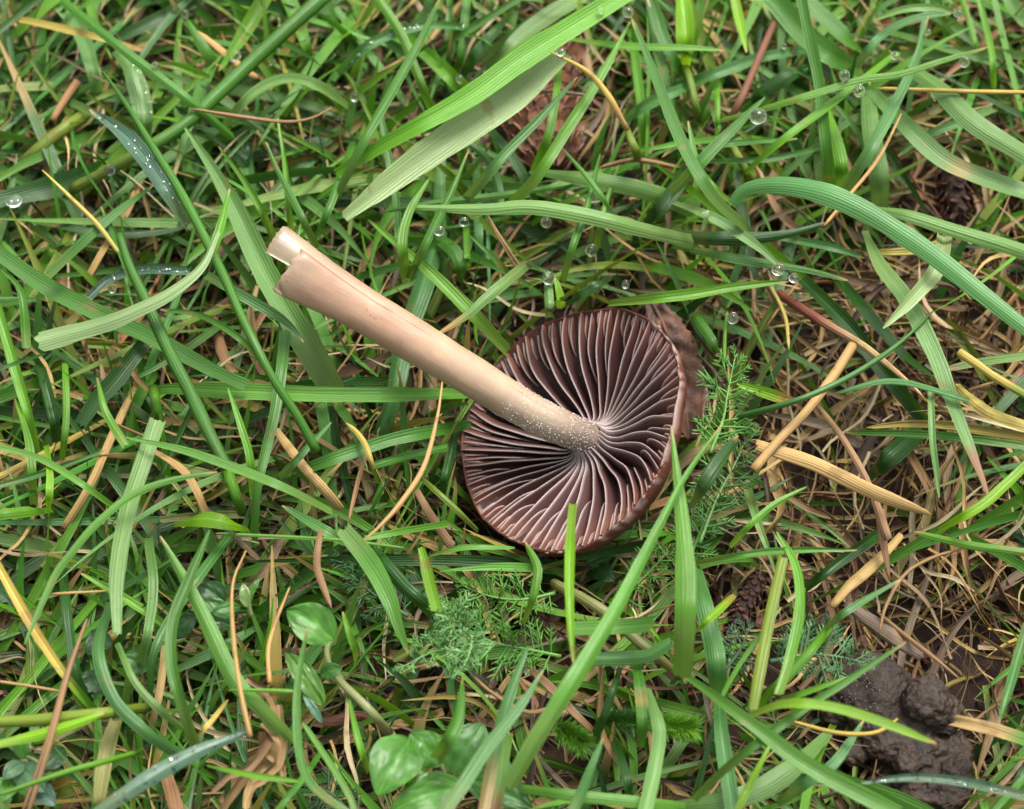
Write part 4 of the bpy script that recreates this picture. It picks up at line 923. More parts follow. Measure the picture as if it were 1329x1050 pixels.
KIND = {'B': ('grass_leaf', 'grass blade', 'green grass blades in the turf'), 'S': ('grass_stalk', 'grass stalk', 'round grass stalks in the turf'),
        'D': ('dry_grass_leaf', 'dead blade', 'dead straw coloured blades in the turf'), 'N': ('needle', 'needle', 'fallen needles and straws on the turf'),
        'T': ('dry_stalk', 'dry stalk', 'dry stalks and runners on the turf')}
TRACED = []       # (px, py, h) samples, for the dew
WETS = []
def build_traced():
    for ln in TABLE.strip().split('\n'):
        kd, cl, ws, h, pts, label = ln.split('|')
        rnd = random.Random(label)
        ws = [float(x) for x in ws.split(',')]; h = float(h)
        px = np.array([[float(q) for q in p.split(',')] for p in pts.split()])
        length = np.linalg.norm(np.diff(px, axis=0), axis=1).sum()
        n = int(np.clip(length / 9, 10, 48))
        px = spline(px, n)
        s = np.linspace(0, 1, n)
        W = np.interp(s, np.linspace(0, 1, len(ws)), ws)
        if n > 6: W = np.convolve(np.r_[W[0], W[0], W, W[-1], W[-1]], [.1, .2, .4, .2, .1], 'valid')
        # a base inside the picture dips down into the turf; a tip stays up
        H = np.full(n, h) + 0.10 * np.sin(s * rnd.uniform(2, 5) + rnd.uniform(0, 6))
        fr = lambda p: -2 < p[0] < 1331 and -2 < p[1] < 1052
        first_tip, last_tip = ws[0] <= 6, ws[-1] <= 6
        cut = any(x in label for x in ('cut ', 'blunt', 'splinter', 'golden', 'needle', 'double'))
        drop = min(0.75, h * 0.4) if kd in 'BS' else 0.25
        if fr(px[0]) and not first_tip and not cut: H -= drop * np.clip(1 - s / 0.3, 0, 1) ** 1.5
        if fr(px[-1]) and not last_tip and not cut: H -= drop * np.clip(1 - (1 - s) / 0.3, 0, 1) ** 1.5
        if first_tip or last_tip:                                       # tips bend down a little
            H -= 0.12 * np.clip(((1 - s) if first_tip else s) - 0.6, 0, 1)
        P = np.array([at(px[i, 0], px[i, 1], H[i]) for i in range(n)])
        half = np.array([W[i] / 2 / ppc(P[i]) for i in range(n)]) * (0.93 if kd in 'BS' else 0.75 if kd in 'NT' else 0.86)
        half = half * np.array([1 + 0.10 * fbm((s[i] * length / 60, px[0, 0] * 0.1, 4.0), 3) for i in range(n)])
        if first_tip: half[0] = min(half[0], 0.008)
        if last_tip: half[-1] = min(half[-1], 0.008)
        c0 = cl.split('>')[0]; c1 = cl.split('>')[-1]
        a = PAL[c0] * rnd.uniform(0.86, 1.14) * np.array([rnd.uniform(.94, 1.06), 1, rnd.uniform(.9, 1.1)])
        col = np.repeat(a[None], n, 0)
        if c0 == 'c':
            f = np.clip((s - 0.25) / 0.35, 0, 1)[:, None]; col = col * (1 - f) + lin(216, 182, 122) * KA * f
        elif '>' in cl:
            f = np.clip((s - 0.62) / 0.25, 0, 1)[:, None]; col = col * (1 - f) + PAL[c1] * f
        elif kd == 'B' and (first_tip or last_tip) and rnd.random() < 0.55:
            f = np.clip(((1 - s) if first_tip else s) - 0.94, 0, 1)[:, None] / 0.06; col = col * (1 - f) + PAL['s'] * f
        if kd == 'B' and not (first_tip and last_tip):
            f = np.clip((s if last_tip else 1 - s if first_tip else 0 * s + 1) * -4 + 1, 0, 0.25)[:, None]; col = col * (1 - f) + PAL['S'] * 0.9 * f
        if 'tan burnt spot' in label:
            f = np.exp(-((s - 0.42) / 0.06) ** 2)[:, None]; col = col * (1 - f) + PAL['s'] * f
        if 'brown dead tip' in label:
            f = np.clip((s - 0.80) / 0.05, 0, 1)[:, None]; col = col * (1 - f) + PAL['t'] * f
        if 'yellowish patch' in label:
            f = np.exp(-((s - 0.62) / 0.06) ** 2)[:, None] * 0.7; col = col * (1 - f) + PAL['s'] * f
        if 'yellow tip' in label:
            f = np.clip(1 - s / 0.3, 0, 1)[:, None]; col = col * (1 - f) + PAL['y'] * f
        wet = c0 == 'w' or 'bluish dewy' in label or 'dewy bluish' in label or 'sprinkled' in label
        mat = WET if wet else (LEAF if c0 in 'gGLlbwpPAhdSH' else DRY)
        name, cat, grp = KIND[kd]
        if 'splinter' in label: name, cat, grp = 'wood_splinter', 'splinter', None
        if kd in 'BD':
            view = unit(CAM - P); Nn = unit(view * 0.7 + np.array([0, 0, 0.6]))
            r0, r1 = rnd.gauss(0, 0.22), rnd.gauss(0, 0.3)
            if kd == 'D': r1 += rnd.choice([-0.5, 0.5])
            roll = r0 + (r1 - r0) * s
            fold = rnd.choice([-0.3, 0.3, 0.45, 0.65, 0.2, -0.5])
            V, Fc, uv = ribbon(P, half / np.cos(roll), Nn, fold, roll, 7)
            Fc = Fc.tolist(); m = 7
            for e_, thin_ in ((0, first_tip), (n - 1, last_tip)):       # frayed cut ends
                if not thin_:
                    tt = unit(P[0] - P[1]) if e_ == 0 else unit(P[-1] - P[-2])
                    for j in range(7): V[e_ * 7 + j] += tt * half[e_] * rnd.uniform(-0.25, 0.45)
            if 'splinter' in label or kd == 'D':                        # dead strips have some body
                k = len(V); th = 0.07 if 'splinter' in label else 0.012
                nn = np.repeat(Nn, 7, 0)
                jag = np.array([0.06 * fbm(q * 3, 3) for q in V])[:, None] if 'splinter' in label else 0.0
                V = np.vstack([V + nn * jag, V - nn * th]); uv = np.vstack([uv, uv])
                Fc += [[b + k for b in f[::-1]] for f in Fc]
                ring_ = [i * 7 for i in range(n)] + [(n - 1) * 7 + j for j in range(1, 7)] + [i * 7 + 6 for i in range(n - 2, -1, -1)] + [j for j in range(5, 0, -1)]
                Fc += [[ring_[i - 1], ring_[i], ring_[i] + k, ring_[i - 1] + k] for i in range(len(ring_))]
                cc = np.vstack([np.repeat(col, m, 0)] * 2)
            else:
                mid_ = rnd.uniform(-0.16, 0.30); edge_ = rnd.uniform(-0.05, 0.22)
                kk_ = np.array([1 + edge_, 1, 1, 1 + mid_, 1, 1, 1 + edge_ * 0.6])
                cc = (col[:, None] * kk_[None, :, None]).reshape(-1, 3)
        else:
            m = 8
            V, Fc, uv = tube(P, half, m)
            cc = np.repeat(col, m, 0)
        uv = uv + np.array([0, rnd.uniform(0, 60)])
        b = P[0 if not first_tip else -1]
        o = link(name, mesh(name, V, Fc, mat, b, col=cc, uv=uv), None, b)
        tag(o, label, cat, grp)
        TRACED.append(np.column_stack([px, H, half, np.arange(n)]))
        if wet: WETS.append((P, half, wet))
        if 'double' in label:                                           # a pair of needles in one sheath: the second one is a part
            P2 = P + np.outer(np.linspace(0, 1, n) * 0.06, unit(np.cross(P[-1] - P[0], CAM - P[0])))
            V, Fc, uv = tube(P2 - b, half * 0.7, 8); q = link('needle_twin', mesh('needle_twin', V, Fc, mat, (0, 0, 0), col=cc * 0.85, uv=uv), o)
build_traced()

# ------------------------------------------------------------------ cones, leaf, worm cast, herbs, moss, dew
def scale_mesh(mat):
    V = []
    prof = [(0, 0.10, 0.0), (0.35, 0.30, 0.02), (0.7, 0.46, 0.10), (0.92, 0.36, 0.22), (1.0, 0.14, 0.26)]
    for lay in (0, 1):
        for y, w_, z in prof:
            for t in (-1, -0.5, 0, 0.5, 1): V.append((t * w_, y, z - 0.10 * t * t + (0.0 if lay == 0 else -0.07)))
    Fc = grid_faces(5, 5).tolist() + [f[::-1] for f in grid_faces(5, 5, 25).tolist()]
    rg = [i * 5 for i in range(5)] + [20 + j for j in range(1, 5)] + [i * 5 + 4 for i in range(3, -1, -1)] + [3, 2, 1]
    Fc += [[rg[i], rg[i - 1], rg[i - 1] + 25, rg[i] + 25] for i in range(len(rg))]
    me = bpy.data.meshes.new('scale'); me.from_pydata(V, [], Fc); me.materials.append(mat)
    me.polygons.foreach_set('use_smooth', np.ones(len(me.polygons), bool)); me.update()
    return me
SM, SM_DARK = scale_mesh(SCALE), scale_mesh(SCALE_DARK)

def cone(a, b, rpx, h, nsc, label, size=1.0, name='conifer_cone', sm=None):
    A, B = at(*a, h), at(*b, h + 0.15)
    ax = B - A; L = np.linalg.norm(ax); ax = ax / L
    rad = rpx / ppc(A)
    root = empty(name, A); tag(root, label, 'cone')
    n1 = unit(np.cross(ax, [0.2, 0.3, 0.9])); n2 = np.cross(ax, n1)
    s = np.linspace(0, 1, 10)
    P = A + np.outer(s * L, ax)
    V, Fc, uv = tube(P, rad * 0.62 * np.sin(np.clip(s * 0.93 + 0.07, 0, 1) * math.pi) ** 0.6 + 0.01, 10)
    link('core', mesh('core', V, Fc, SOIL, A), root)
    for i in range(nsc):
        q = (i + 0.5) / nsc
        g = i * 2.39996
        rr = rad * (math.sin((q * 0.9 + 0.08) * math.pi) ** 0.55)
        out = n1 * math.cos(g) + n2 * math.sin(g)
        y = unit(out * 0.75 + ax * 0.65 + np.array([random.gauss(0, .1) for _ in range(3)])); z = unit(ax - y * (ax @ y)) ; z = unit(out * 0.2 - ax * -0.9 - y * ((out * 0.2 + ax * 0.9) @ y)); x = np.cross(y, z)
        o = bpy.data.objects.new('scale', sm or SM); C.objects.link(o); o.parent = root
        sz = size * rad * 0.56 * (0.75 + 0.35 * math.sin(q * math.pi)) * random.uniform(0.85, 1.15)
        p = (ax * (q * L) + out * rr * 0.42)
        Mx = Matrix(((x[0] * sz, y[0] * sz, z[0] * sz, p[0]), (x[1] * sz, y[1] * sz, z[1] * sz, p[1]), (x[2] * sz, y[2] * sz, z[2] * sz, p[2]), (0, 0, 0, 1)))
        Mx = Matrix.Diagonal((S, S, S, 1)) @ Mx
        o.matrix_basis = Mx
cone((716, 222), (702, 122), 60, 0.55, 110, 'lower rusty brown cone lying between the grass blades above the cap')
cone((726, 122), (706, 38), 52, 0.45, 96, 'upper rusty brown cone half hidden under the broad folded blade')
cone((996, 722), (944, 834), 19, 0.3, 110, 'narrow dark brown cone lying in litter right of the upright wide blade', 1.0, sm=SM_DARK)
cone((-16, 872), (10, 940), 30, 0.5, 44, 'glossy red brown cone at the left edge of the picture')
cone((1232, 212), (1246, 288), 28, 0.3, 44, 'small dull brown cone under the broad pale blades at the right', sm=SM_DARK)

def dead_leaf():
    pts = [(846, 392), (864, 430), (878, 475), (888, 525), (894, 572)]
    n, m = 40, 13
    s = np.linspace(0, 1, n)
    px = spline(pts, n)
    mid = np.array([at(px[i, 0], px[i, 1], 1.35 - 0.55 * s[i] + 0.12 * math.sin(s[i] * 7)) for i in range(n)])
    T = unit(np.gradient(mid, axis=0)); Nn = unit(CAM - mid + np.array([6, 0, 6.])); B = np.cross(T, Nn)
    hw = 0.33 * np.sin(np.clip(0.06 + 0.92 * s, 0, 1) * math.pi) ** 0.6
    V, cc = [], []
    for i in range(n):
        for j in range(m):
            t = -1 + 2 * j / (m - 1)
            w_ = hw[i] * (1 + random.uniform(0.0, 0.16) * (1 if i % 2 else -0.6) * abs(t) ** 6)
            z = 0.10 * abs(t) - 0.16 * t * t * math.sin(s[i] * 5) + 0.05 * fbm((s[i] * 7, t * 3, 2), 3) + 0.02 * math.cos((abs(t) * 2.2 - s[i] * 16) * 3)
            V.append(mid[i] + B[i] * w_ * t + Nn[i] * z)
    base = mid[-1]
    root = empty('dead_leaf', base); tag(root, 'brown dead leaf with a toothed edge lying under the right rim of the cap', 'leaf')
    V = np.array(V)
    Fc = grid_faces(n, m).tolist(); k = len(V)
    V2 = V - np.repeat(Nn, m, 0) * 0.02
    Fc += [[q + k for q in f[::-1]] for f in Fc]
    rg = [i * m for i in range(n)] + [(n - 1) * m + j for j in range(1, m)] + [i * m + m - 1 for i in range(n - 2, -1, -1)] + list(range(m - 2, 0, -1))
    Fc += [[rg[i - 1], rg[i], rg[i] + k, rg[i - 1] + k] for i in range(len(rg))]
    link('leaf_sheet', mesh('leaf_sheet', np.vstack([V, V2]), Fc, DEADLEAF, base), root)
    V, Fc, uv = tube(mid + Nn * 0.02, 0.03 * (1.1 - s), 6); link('midrib', mesh('midrib', V, Fc, DEADLEAF, base), root)
dead_leaf()

def worm_cast():
    base = at(1180, 960, 0)
    root = empty('worm_cast', base); tag(root, 'dark grey brown lumpy worm cast of mud in the lower right corner', 'worm cast')
    v, f = ico(4)
    parts = []
    def lump(px, py, h, r, sc_, sd_, twist=0.0):
        p = at(px, py, h)
        k = np.array([1 + 0.20 * fbm(q * 1.1 + sd_, 3) + 0.06 * fbm(q * 3.2 + sd_, 3) for q in v])[:, None]
        parts.append(v * k * np.array(sc_) * (r / 102) + p)
    lump(1132, 898, 0.55, 50, (1.05, 1.05, 0.75), 1.3)
    lump(1100, 915, 0.40, 34, (1, 1.1, 0.8), 9.1)
    lump(1204, 912, 0.95, 31, (1.0, 1.0, 0.9), 4.7)
    lump(1222, 928, 0.80, 26, (1, 1, 0.8), 14.7)
    lump(1168, 955, 0.55, 46, (1.1, 0.9, 0.8), 6.2)
    lump(1196, 978, 0.72, 27, (1.15, 0.9, 0.8), 7.9)
    lump(1232, 985, 0.55, 32, (0.9, 1.1, 0.9), 2.9)
    lump(1215, 1030, 0.50, 46, (1.1, 0.9, 0.8), 11.5)
    lump(1165, 1000, 0.30, 36, (1.1, 1.0, 0.7), 21.5)
    lump(1180, 925, 0.6, 22, (1, 1, .9), 41.5)
    lump(1176, 990, 0.85, 17, (1, 1, .9), 51.5)
    lump(1240, 1002, 0.85, 19, (1, 1, .9), 61.5)
    lump(1170, 1050, 0.25, 48, (1.2, 1.0, 0.7), 31.5)
    for _ in range(22):                                                 # pellets and crumbs around the foot
        a = random.uniform(0, 6.28); q = random.uniform(0.45, 0.85)
        lump(1172 + 88 * q * math.cos(a), 962 + 96 * q * math.sin(a), random.uniform(0.1, 0.5), random.uniform(8, 20), (1, 1, 0.8), random.uniform(0, 90))
    V = np.vstack(parts); Fc = np.vstack([f + len(v) * i for i in range(len(parts))])
    tmp = bpy.data.objects.new('lump', mesh('lump', V, Fc, CAST, base)); C.objects.link(tmp)
    md = tmp.modifiers.new('remesh', 'REMESH'); md.mode = 'VOXEL'; md.voxel_size = 0.00014; md.use_smooth_shade = True
    m2 = tmp.modifiers.new('smooth', 'SMOOTH'); m2.factor = 0.5; m2.iterations = 12
    me = bpy.data.meshes.new_from_object(tmp.evaluated_get(bpy.context.evaluated_depsgraph_get()))
    bpy.data.objects.remove(tmp)
    n = len(me.vertices); co = np.empty(n * 3); me.vertices.foreach_get('co', co); no = np.empty(n * 3); me.vertices.foreach_get('normal', no)
    co = co.reshape(-1, 3); no = no.reshape(-1, 3)
    d = np.array([0.030 * fbm(q * 380, 4) + 0.022 * fbm(q * 1300, 3) for q in co])
    me.vertices.foreach_set('co', (co + no * d[:, None] * S).ravel())
    me.materials.clear(); me.materials.append(CAST); me.update()
    link('mud', me, root)
    g, fg = ico(1); V, Fc, o = [], [], 0
    for _ in range(110):                                                 # grit pressed into the mud
        a = random.uniform(0, 6.28); r = 46 * math.sqrt(random.random())
        p = at(1130 + r * math.cos(a), 895 + r * 0.9 * math.sin(a), 0.55 + 0.36 * math.sqrt(max(0, 1 - (r / 50) ** 2)))
        V.append(g * random.uniform(0.004, 0.011) + p); Fc.append(fg + o); o += len(g)
    tag(link('grit', mesh('grit', np.vstack(V), np.vstack(Fc), GRIT, base), root), kind='stuff')
worm_cast()

# round leaved herbs
def round_leaf(parent, base0, b, t, wpx, h, col, cup=0.12, dull=False):
    B0, T0 = at(*b, h), at(*t, h + 0.12)
    n, m = 31, 17
    s = np.linspace(0, 1, n)
    ax = T0 - B0; L = np.linalg.norm(ax)
    mid = B0 + np.outer(s, ax) ; mid[:, 2] += 0.14 * np.sin(s * math.pi) * L
    T = unit(np.gradient(mid, axis=0)); Nn = unit((CAM - mid) * 0.5 + np.array([0, 0, 14.0])); Nn = unit(Nn - T * np.sum(Nn * T, 1, keepdims=True)); Bn = np.cross(T, Nn)
    hw = 0.92 * wpx / 2 / ppc(B0) * (np.sin(np.clip(0.02 + 0.97 * s ** 0.8, 0, 1) * math.pi) ** 0.8)
    sd_ = random.uniform(0, 99)
    V, cc = [], []
    for i in range(n):
        for j in range(m):
            q = -1 + 2 * j / (m - 1)
            z = 0.008 * L * math.cos((abs(q) * 0.9 - s[i] * 1.0) * 22) * abs(q) ** 0.5 + cup * hw[i] * (abs(q) ** 1.4) - 0.02 * L * math.exp(-(q * 6) ** 2) + 0.03 * L * fbm((s[i] * 3 + sd_, q * 2, 1.0), 3)
            V.append(mid[i] + Bn[i] * hw[i] * q + Nn[i] * z)
            cc.append(col * (1.0 + 0.35 * math.exp(-(q * 9) ** 2) + 0.10 * math.cos((abs(q) * 0.9 - s[i]) * 22) + 0.3 * fbm((s[i] * 4 + sd_, q * 3, 5.0), 3)))
    link('leaf', mesh('leaf', V, grid_faces(n, m), ROUND, base0, col=cc), parent)

def herb(label, stems, leaves, name='chickweed'):
    b = at(*stems[0][0][0], 0.2) if stems else at(*leaves[0][0], 0.2)
    root = empty(name, b); tag(root, label, 'herb', 'round leaved herbs in the turf')
    for pts, w_, h in stems:
        px = spline(pts, 16); P = np.array([at(q[0], q[1], h) for q in px]); P[:, 2] += 0.08 * np.sin(np.linspace(0, 5, 16))
        V, Fc, uv = tube(P, np.full(16, w_ / 2 / ppc(b)), 8)
        link('stem', mesh('stem', V, Fc, LEAF, b, col=np.tile(PAL['H'], (len(V), 1)), uv=uv), root)
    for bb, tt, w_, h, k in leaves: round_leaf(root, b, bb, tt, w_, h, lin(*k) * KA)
    return root
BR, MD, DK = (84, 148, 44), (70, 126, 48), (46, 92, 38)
herb('glossy wet round leaved herb at the bottom left of centre, biggest leaves of all',
     [([(505, 950), (535, 998), (566, 1022), (600, 1030)], 12, 1.2), ([(569, 986), (581, 1016)], 7, 1.5)],
     [((533, 960), (490, 1032), 74, 1.9, BR), ((574, 992), (532, 952), 50, 1.75, BR), ((588, 1004), (628, 940), 66, 1.3, MD), ((600, 1020), (508, 1052), 58, 1.7, BR), ((608, 1012), (690, 1048), 52, 1.4, MD)])
herb('herb with one shiny cupped leaf and a folded narrow leaf left of the yarrow tuft',
     [([(446, 884), (430, 870), (424, 845), (428, 825)], 8, 1.4)],
     [((434, 830), (372, 792), 58, 2.0, BR), ((420, 915), (370, 846), 32, 1.8, (100, 152, 56)), ((416, 876), (444, 868), 24, 1.8, MD), ((418, 938), (393, 902), 12, 1.9, (104, 150, 120))])
herb('small sprig with pale upright leaf bud among the lower left grass',
     [([(326, 800), (322, 780), (318, 765)], 6, 1.8)],
     [((320, 788), (316, 757), 16, 2.1, (140, 176, 100)), ((318, 786), (338, 750), 10, 2.0, BR), ((312, 788), (275, 794), 18, 1.9, MD), ((292, 782), (258, 760), 36, 1.6, DK), ((300, 800), (262, 778), 24, 1.7, MD)])
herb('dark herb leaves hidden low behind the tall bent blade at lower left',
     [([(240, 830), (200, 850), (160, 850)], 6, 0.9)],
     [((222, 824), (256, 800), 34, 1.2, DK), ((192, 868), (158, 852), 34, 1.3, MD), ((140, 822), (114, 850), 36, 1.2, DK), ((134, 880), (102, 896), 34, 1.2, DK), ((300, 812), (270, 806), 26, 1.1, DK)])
herb('herb with small bluish leaves in the bottom left corner',
     [([(60, 1000), (40, 985), (24, 975)], 5, 1.2)],
     [((30, 985), (26, 952), 22, 1.6, BR), ((22, 995), (58, 1028), 40, 1.5, (92, 138, 92)), ((30, 990), (4, 1012), 24, 1.6, (96, 140, 96)), ((20, 1012), (4, 1040), 26, 1.5, BR), ((44, 1020), (72, 1046), 32, 1.4, (96, 130, 110)), ((84, 972), (52, 1004), 34, 1.2, DK)])
herb('single round leaf at the left edge below the level blade', [], [((-14, 765), (14, 780), 34, 1.5, DK)])
herb('pair of dull leaves just under the lower cap rim', [([(775, 740), (764, 730)], 5, 0.6)], [((762, 732), (800, 712), 30, 0.75, MD), ((770, 738), (798, 754), 28, 0.75, DK)])

# yarrow: a midrib with divided leaflets, each a small branching spike
def leaflet_mesh():
    V, Fc = [], []
    def spike(p, d, L, r):
        p, d = np.array(p, float), unit(np.array(d, float))
        a = unit(np.cross(d, [0.1, 0.2, 1])); b = np.cross(d, a); o = len(V)
        for q, rr in ((0, r * 0.7), (0.5, r), (1, r * 0.12)):
            c = p + d * L * q + np.array([0, 0, 0.10 * L * q * q])
            for k in range(4): V.append(c + (a * math.cos(k * 1.571) + b * math.sin(k * 1.571)) * rr)
        for i in range(2):
            for k in range(4): Fc.append([o + i * 4 + k, o + i * 4 + (k + 1) % 4, o + (i + 1) * 4 + (k + 1) % 4, o + (i + 1) * 4 + k])
    spike((0, 0, 0), (0, 1, 0.1), 1.0, 0.038)
    for y, x, L in ((0.30, 1, 0.42), (0.34, -1, 0.45), (0.55, 1, 0.36), (0.58, -1, 0.38), (0.76, 1, 0.26), (0.74, -1, 0.22)):
        spike((0, y, 0.02), (x * 0.75, 1, 0.35 * x * (1 if y > .5 else -1)), L, 0.032)
    return V, Fc
LV, LF = leaflet_mesh()
_LM = {}
def leaflet(col):
    k = tuple(np.round(col, 3))
    if k not in _LM:
        me = bpy.data.meshes.new('leaflet'); me.from_pydata([tuple(q) for q in LV], [], LF)
        a = me.attributes.new('col', 'FLOAT_COLOR', 'POINT'); c = np.ones((len(LV), 4), np.float32); c[:, :3] = col; a.data.foreach_set('color', c.ravel())
        me.polygons.foreach_set('use_smooth', np.ones(len(me.polygons), bool)); me.materials.append(YAR); me.update(); _LM[k] = me
    return _LM[k]

def yarrow(pts, h, llpx, nl, col, label, spread=1.0, up=0.35):
    b = at(*pts[0], h)
    root = empty('yarrow_leaf', b); tag(root, label, 'yarrow leaf', 'feathery yarrow leaves')
    px = spline(pts, 24); s = np.linspace(0, 1, 24)
    P = np.array([at(px[i, 0], px[i, 1], h + 0.25 * s[i]) for i in range(24)])
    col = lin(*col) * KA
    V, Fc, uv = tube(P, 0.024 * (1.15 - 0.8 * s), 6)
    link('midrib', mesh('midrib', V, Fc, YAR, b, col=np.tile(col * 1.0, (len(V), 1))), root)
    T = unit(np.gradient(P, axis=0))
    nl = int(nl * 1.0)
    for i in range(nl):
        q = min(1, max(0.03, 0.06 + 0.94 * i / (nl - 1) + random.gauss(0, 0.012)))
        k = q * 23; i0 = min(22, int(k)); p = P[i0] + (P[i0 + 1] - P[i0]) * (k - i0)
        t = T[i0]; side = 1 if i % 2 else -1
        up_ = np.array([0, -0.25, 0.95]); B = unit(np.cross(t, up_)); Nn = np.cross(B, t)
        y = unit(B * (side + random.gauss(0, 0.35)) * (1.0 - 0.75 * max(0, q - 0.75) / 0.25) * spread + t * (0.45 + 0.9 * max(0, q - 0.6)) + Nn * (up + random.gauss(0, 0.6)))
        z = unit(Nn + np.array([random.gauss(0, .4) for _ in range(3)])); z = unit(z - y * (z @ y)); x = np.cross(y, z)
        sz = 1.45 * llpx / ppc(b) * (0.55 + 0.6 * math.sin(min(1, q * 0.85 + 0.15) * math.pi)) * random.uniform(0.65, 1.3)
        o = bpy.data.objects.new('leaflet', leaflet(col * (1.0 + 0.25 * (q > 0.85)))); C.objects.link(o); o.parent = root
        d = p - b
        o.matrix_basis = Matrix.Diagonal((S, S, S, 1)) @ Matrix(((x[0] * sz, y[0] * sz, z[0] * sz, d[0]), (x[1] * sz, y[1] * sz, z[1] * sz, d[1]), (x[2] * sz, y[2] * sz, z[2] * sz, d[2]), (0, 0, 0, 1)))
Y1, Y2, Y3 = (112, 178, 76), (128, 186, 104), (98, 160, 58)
yarrow([(922, 588), (938, 545), (946, 502), (954, 464)], 1.7, 27, 30, Y1, 'feathery yarrow leaf pointing up right of the cap, tallest of them')
yarrow([(908, 705), (930, 648), (952, 606), (972, 562)], 1.5, 25, 34, (104, 152, 80), 'feathery yarrow leaf below the tallest one, beside the golden straw')
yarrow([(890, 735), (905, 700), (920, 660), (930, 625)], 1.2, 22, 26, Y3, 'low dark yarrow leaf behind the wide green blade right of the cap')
yarrow([(728, 852), (680, 842), (635, 832), (590, 806), (570, 784)], 1.4, 28, 44, Y3, 'long yarrow leaf lying below the cap, stem end at right')
yarrow([(640, 836), (605, 838), (562, 846), (522, 866)], 1.8, 22, 26, Y2, 'grey green yarrow leaf pointing left under the blunt bright blade')
yarrow([(610, 825), (598, 812), (588, 795), (575, 780)], 1.9, 22, 22, (134, 190, 112), 'silvery curled young yarrow tip in the middle of the tuft', 0.9, 0.8)
yarrow([(612, 822), (612, 838), (606, 856), (598, 872)], 1.9, 20, 20, (134, 190, 112), 'silvery yarrow tip drooping from the tuft', 0.8, 0.8)
yarrow([(720, 770), (680, 778), (640, 775), (600, 760)], 1.2, 22, 28, Y3, 'dark yarrow leaf just under the lower left cap rim')
yarrow([(1000, 858), (1045, 850), (1085, 852), (1122, 860)], 1.4, 24, 32, (112, 160, 104), 'yarrow leaf like a small fern pointing right above the worm cast')
yarrow([(1020, 835), (1060, 822), (1090, 818)], 1.2, 20, 20, (84, 128, 84), 'short yarrow leaf above the fern like one by the worm cast')
yarrow([(940, 870), (960, 845), (972, 815)], 1.2, 20, 18, (96, 136, 100), 'small yarrow leaf behind the blunt cut olive blade')
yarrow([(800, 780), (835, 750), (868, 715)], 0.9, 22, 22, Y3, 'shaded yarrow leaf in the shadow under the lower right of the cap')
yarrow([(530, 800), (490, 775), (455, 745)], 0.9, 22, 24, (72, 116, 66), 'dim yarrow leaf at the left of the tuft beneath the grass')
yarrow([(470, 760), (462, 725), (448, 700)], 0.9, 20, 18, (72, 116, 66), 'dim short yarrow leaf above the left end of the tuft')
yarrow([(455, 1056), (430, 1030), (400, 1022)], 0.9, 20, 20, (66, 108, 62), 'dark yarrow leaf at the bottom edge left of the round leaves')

def moss(label, a, b, h, wpx, n, col):
    A, B = at(*a, h), at(*b, h + 0.1)
    root = empty('moss_shoot', A); tag(root, label, 'moss', 'bright green moss shoots')
    V, Fc, uv = tube(A + np.outer(np.linspace(0, 1, 8), B - A), np.full(8, 0.03), 6); link('stem', mesh('stem', V, Fc, YAR, A, col=np.tile(lin(*col) * KA * .8, (len(V), 1))), root)
    ax = unit(B - A); n1 = unit(np.cross(ax, [0.1, 0.2, 1])); n2 = np.cross(ax, n1)
    VV, FF, cc = [], [], []
    for i in range(int(n * 1.8)):
        q = random.random() ** 0.8; g = random.uniform(0, 6.28)
        p = A + (B - A) * q
        d = unit(n1 * math.cos(g) + n2 * math.sin(g) + ax * random.uniform(-0.1, 1.3) + np.array([0, 0, 0.3]))
        L = wpx / 2 / ppc(A) * random.uniform(0.7, 1.15); w_ = unit(np.cross(d, CAM - p)) * 0.007
        o = len(VV)
        VV += [p - w_, p + w_, p + d * L * .5 - w_ + 0, p + d * L * .5 + w_, p + d * L + ax * 0.15 * L]
        FF += [[o, o + 1, o + 3, o + 2], [o + 2, o + 3, o + 4]]
        c = lin(*col) * KA * random.uniform(0.7, 1.3); cc += [c] * 5
    tag(link('moss_leaves', mesh('moss_leaves', VV, FF, YAR, A, col=cc), root), kind='stuff')
moss('bright moss tuft fanning out left of the dull standing blade at bottom centre', (722, 942), (758, 966), 0.9, 46, 420, (120, 182, 50))
moss('bright moss tuft right of the blade with the burnt spot', (848, 940), (896, 946), 1.0, 46, 480, (122, 186, 48))
moss('dim moss shoot between the two bright tufts', (775, 938), (838, 936), 0.7, 44, 420, (84, 140, 46))

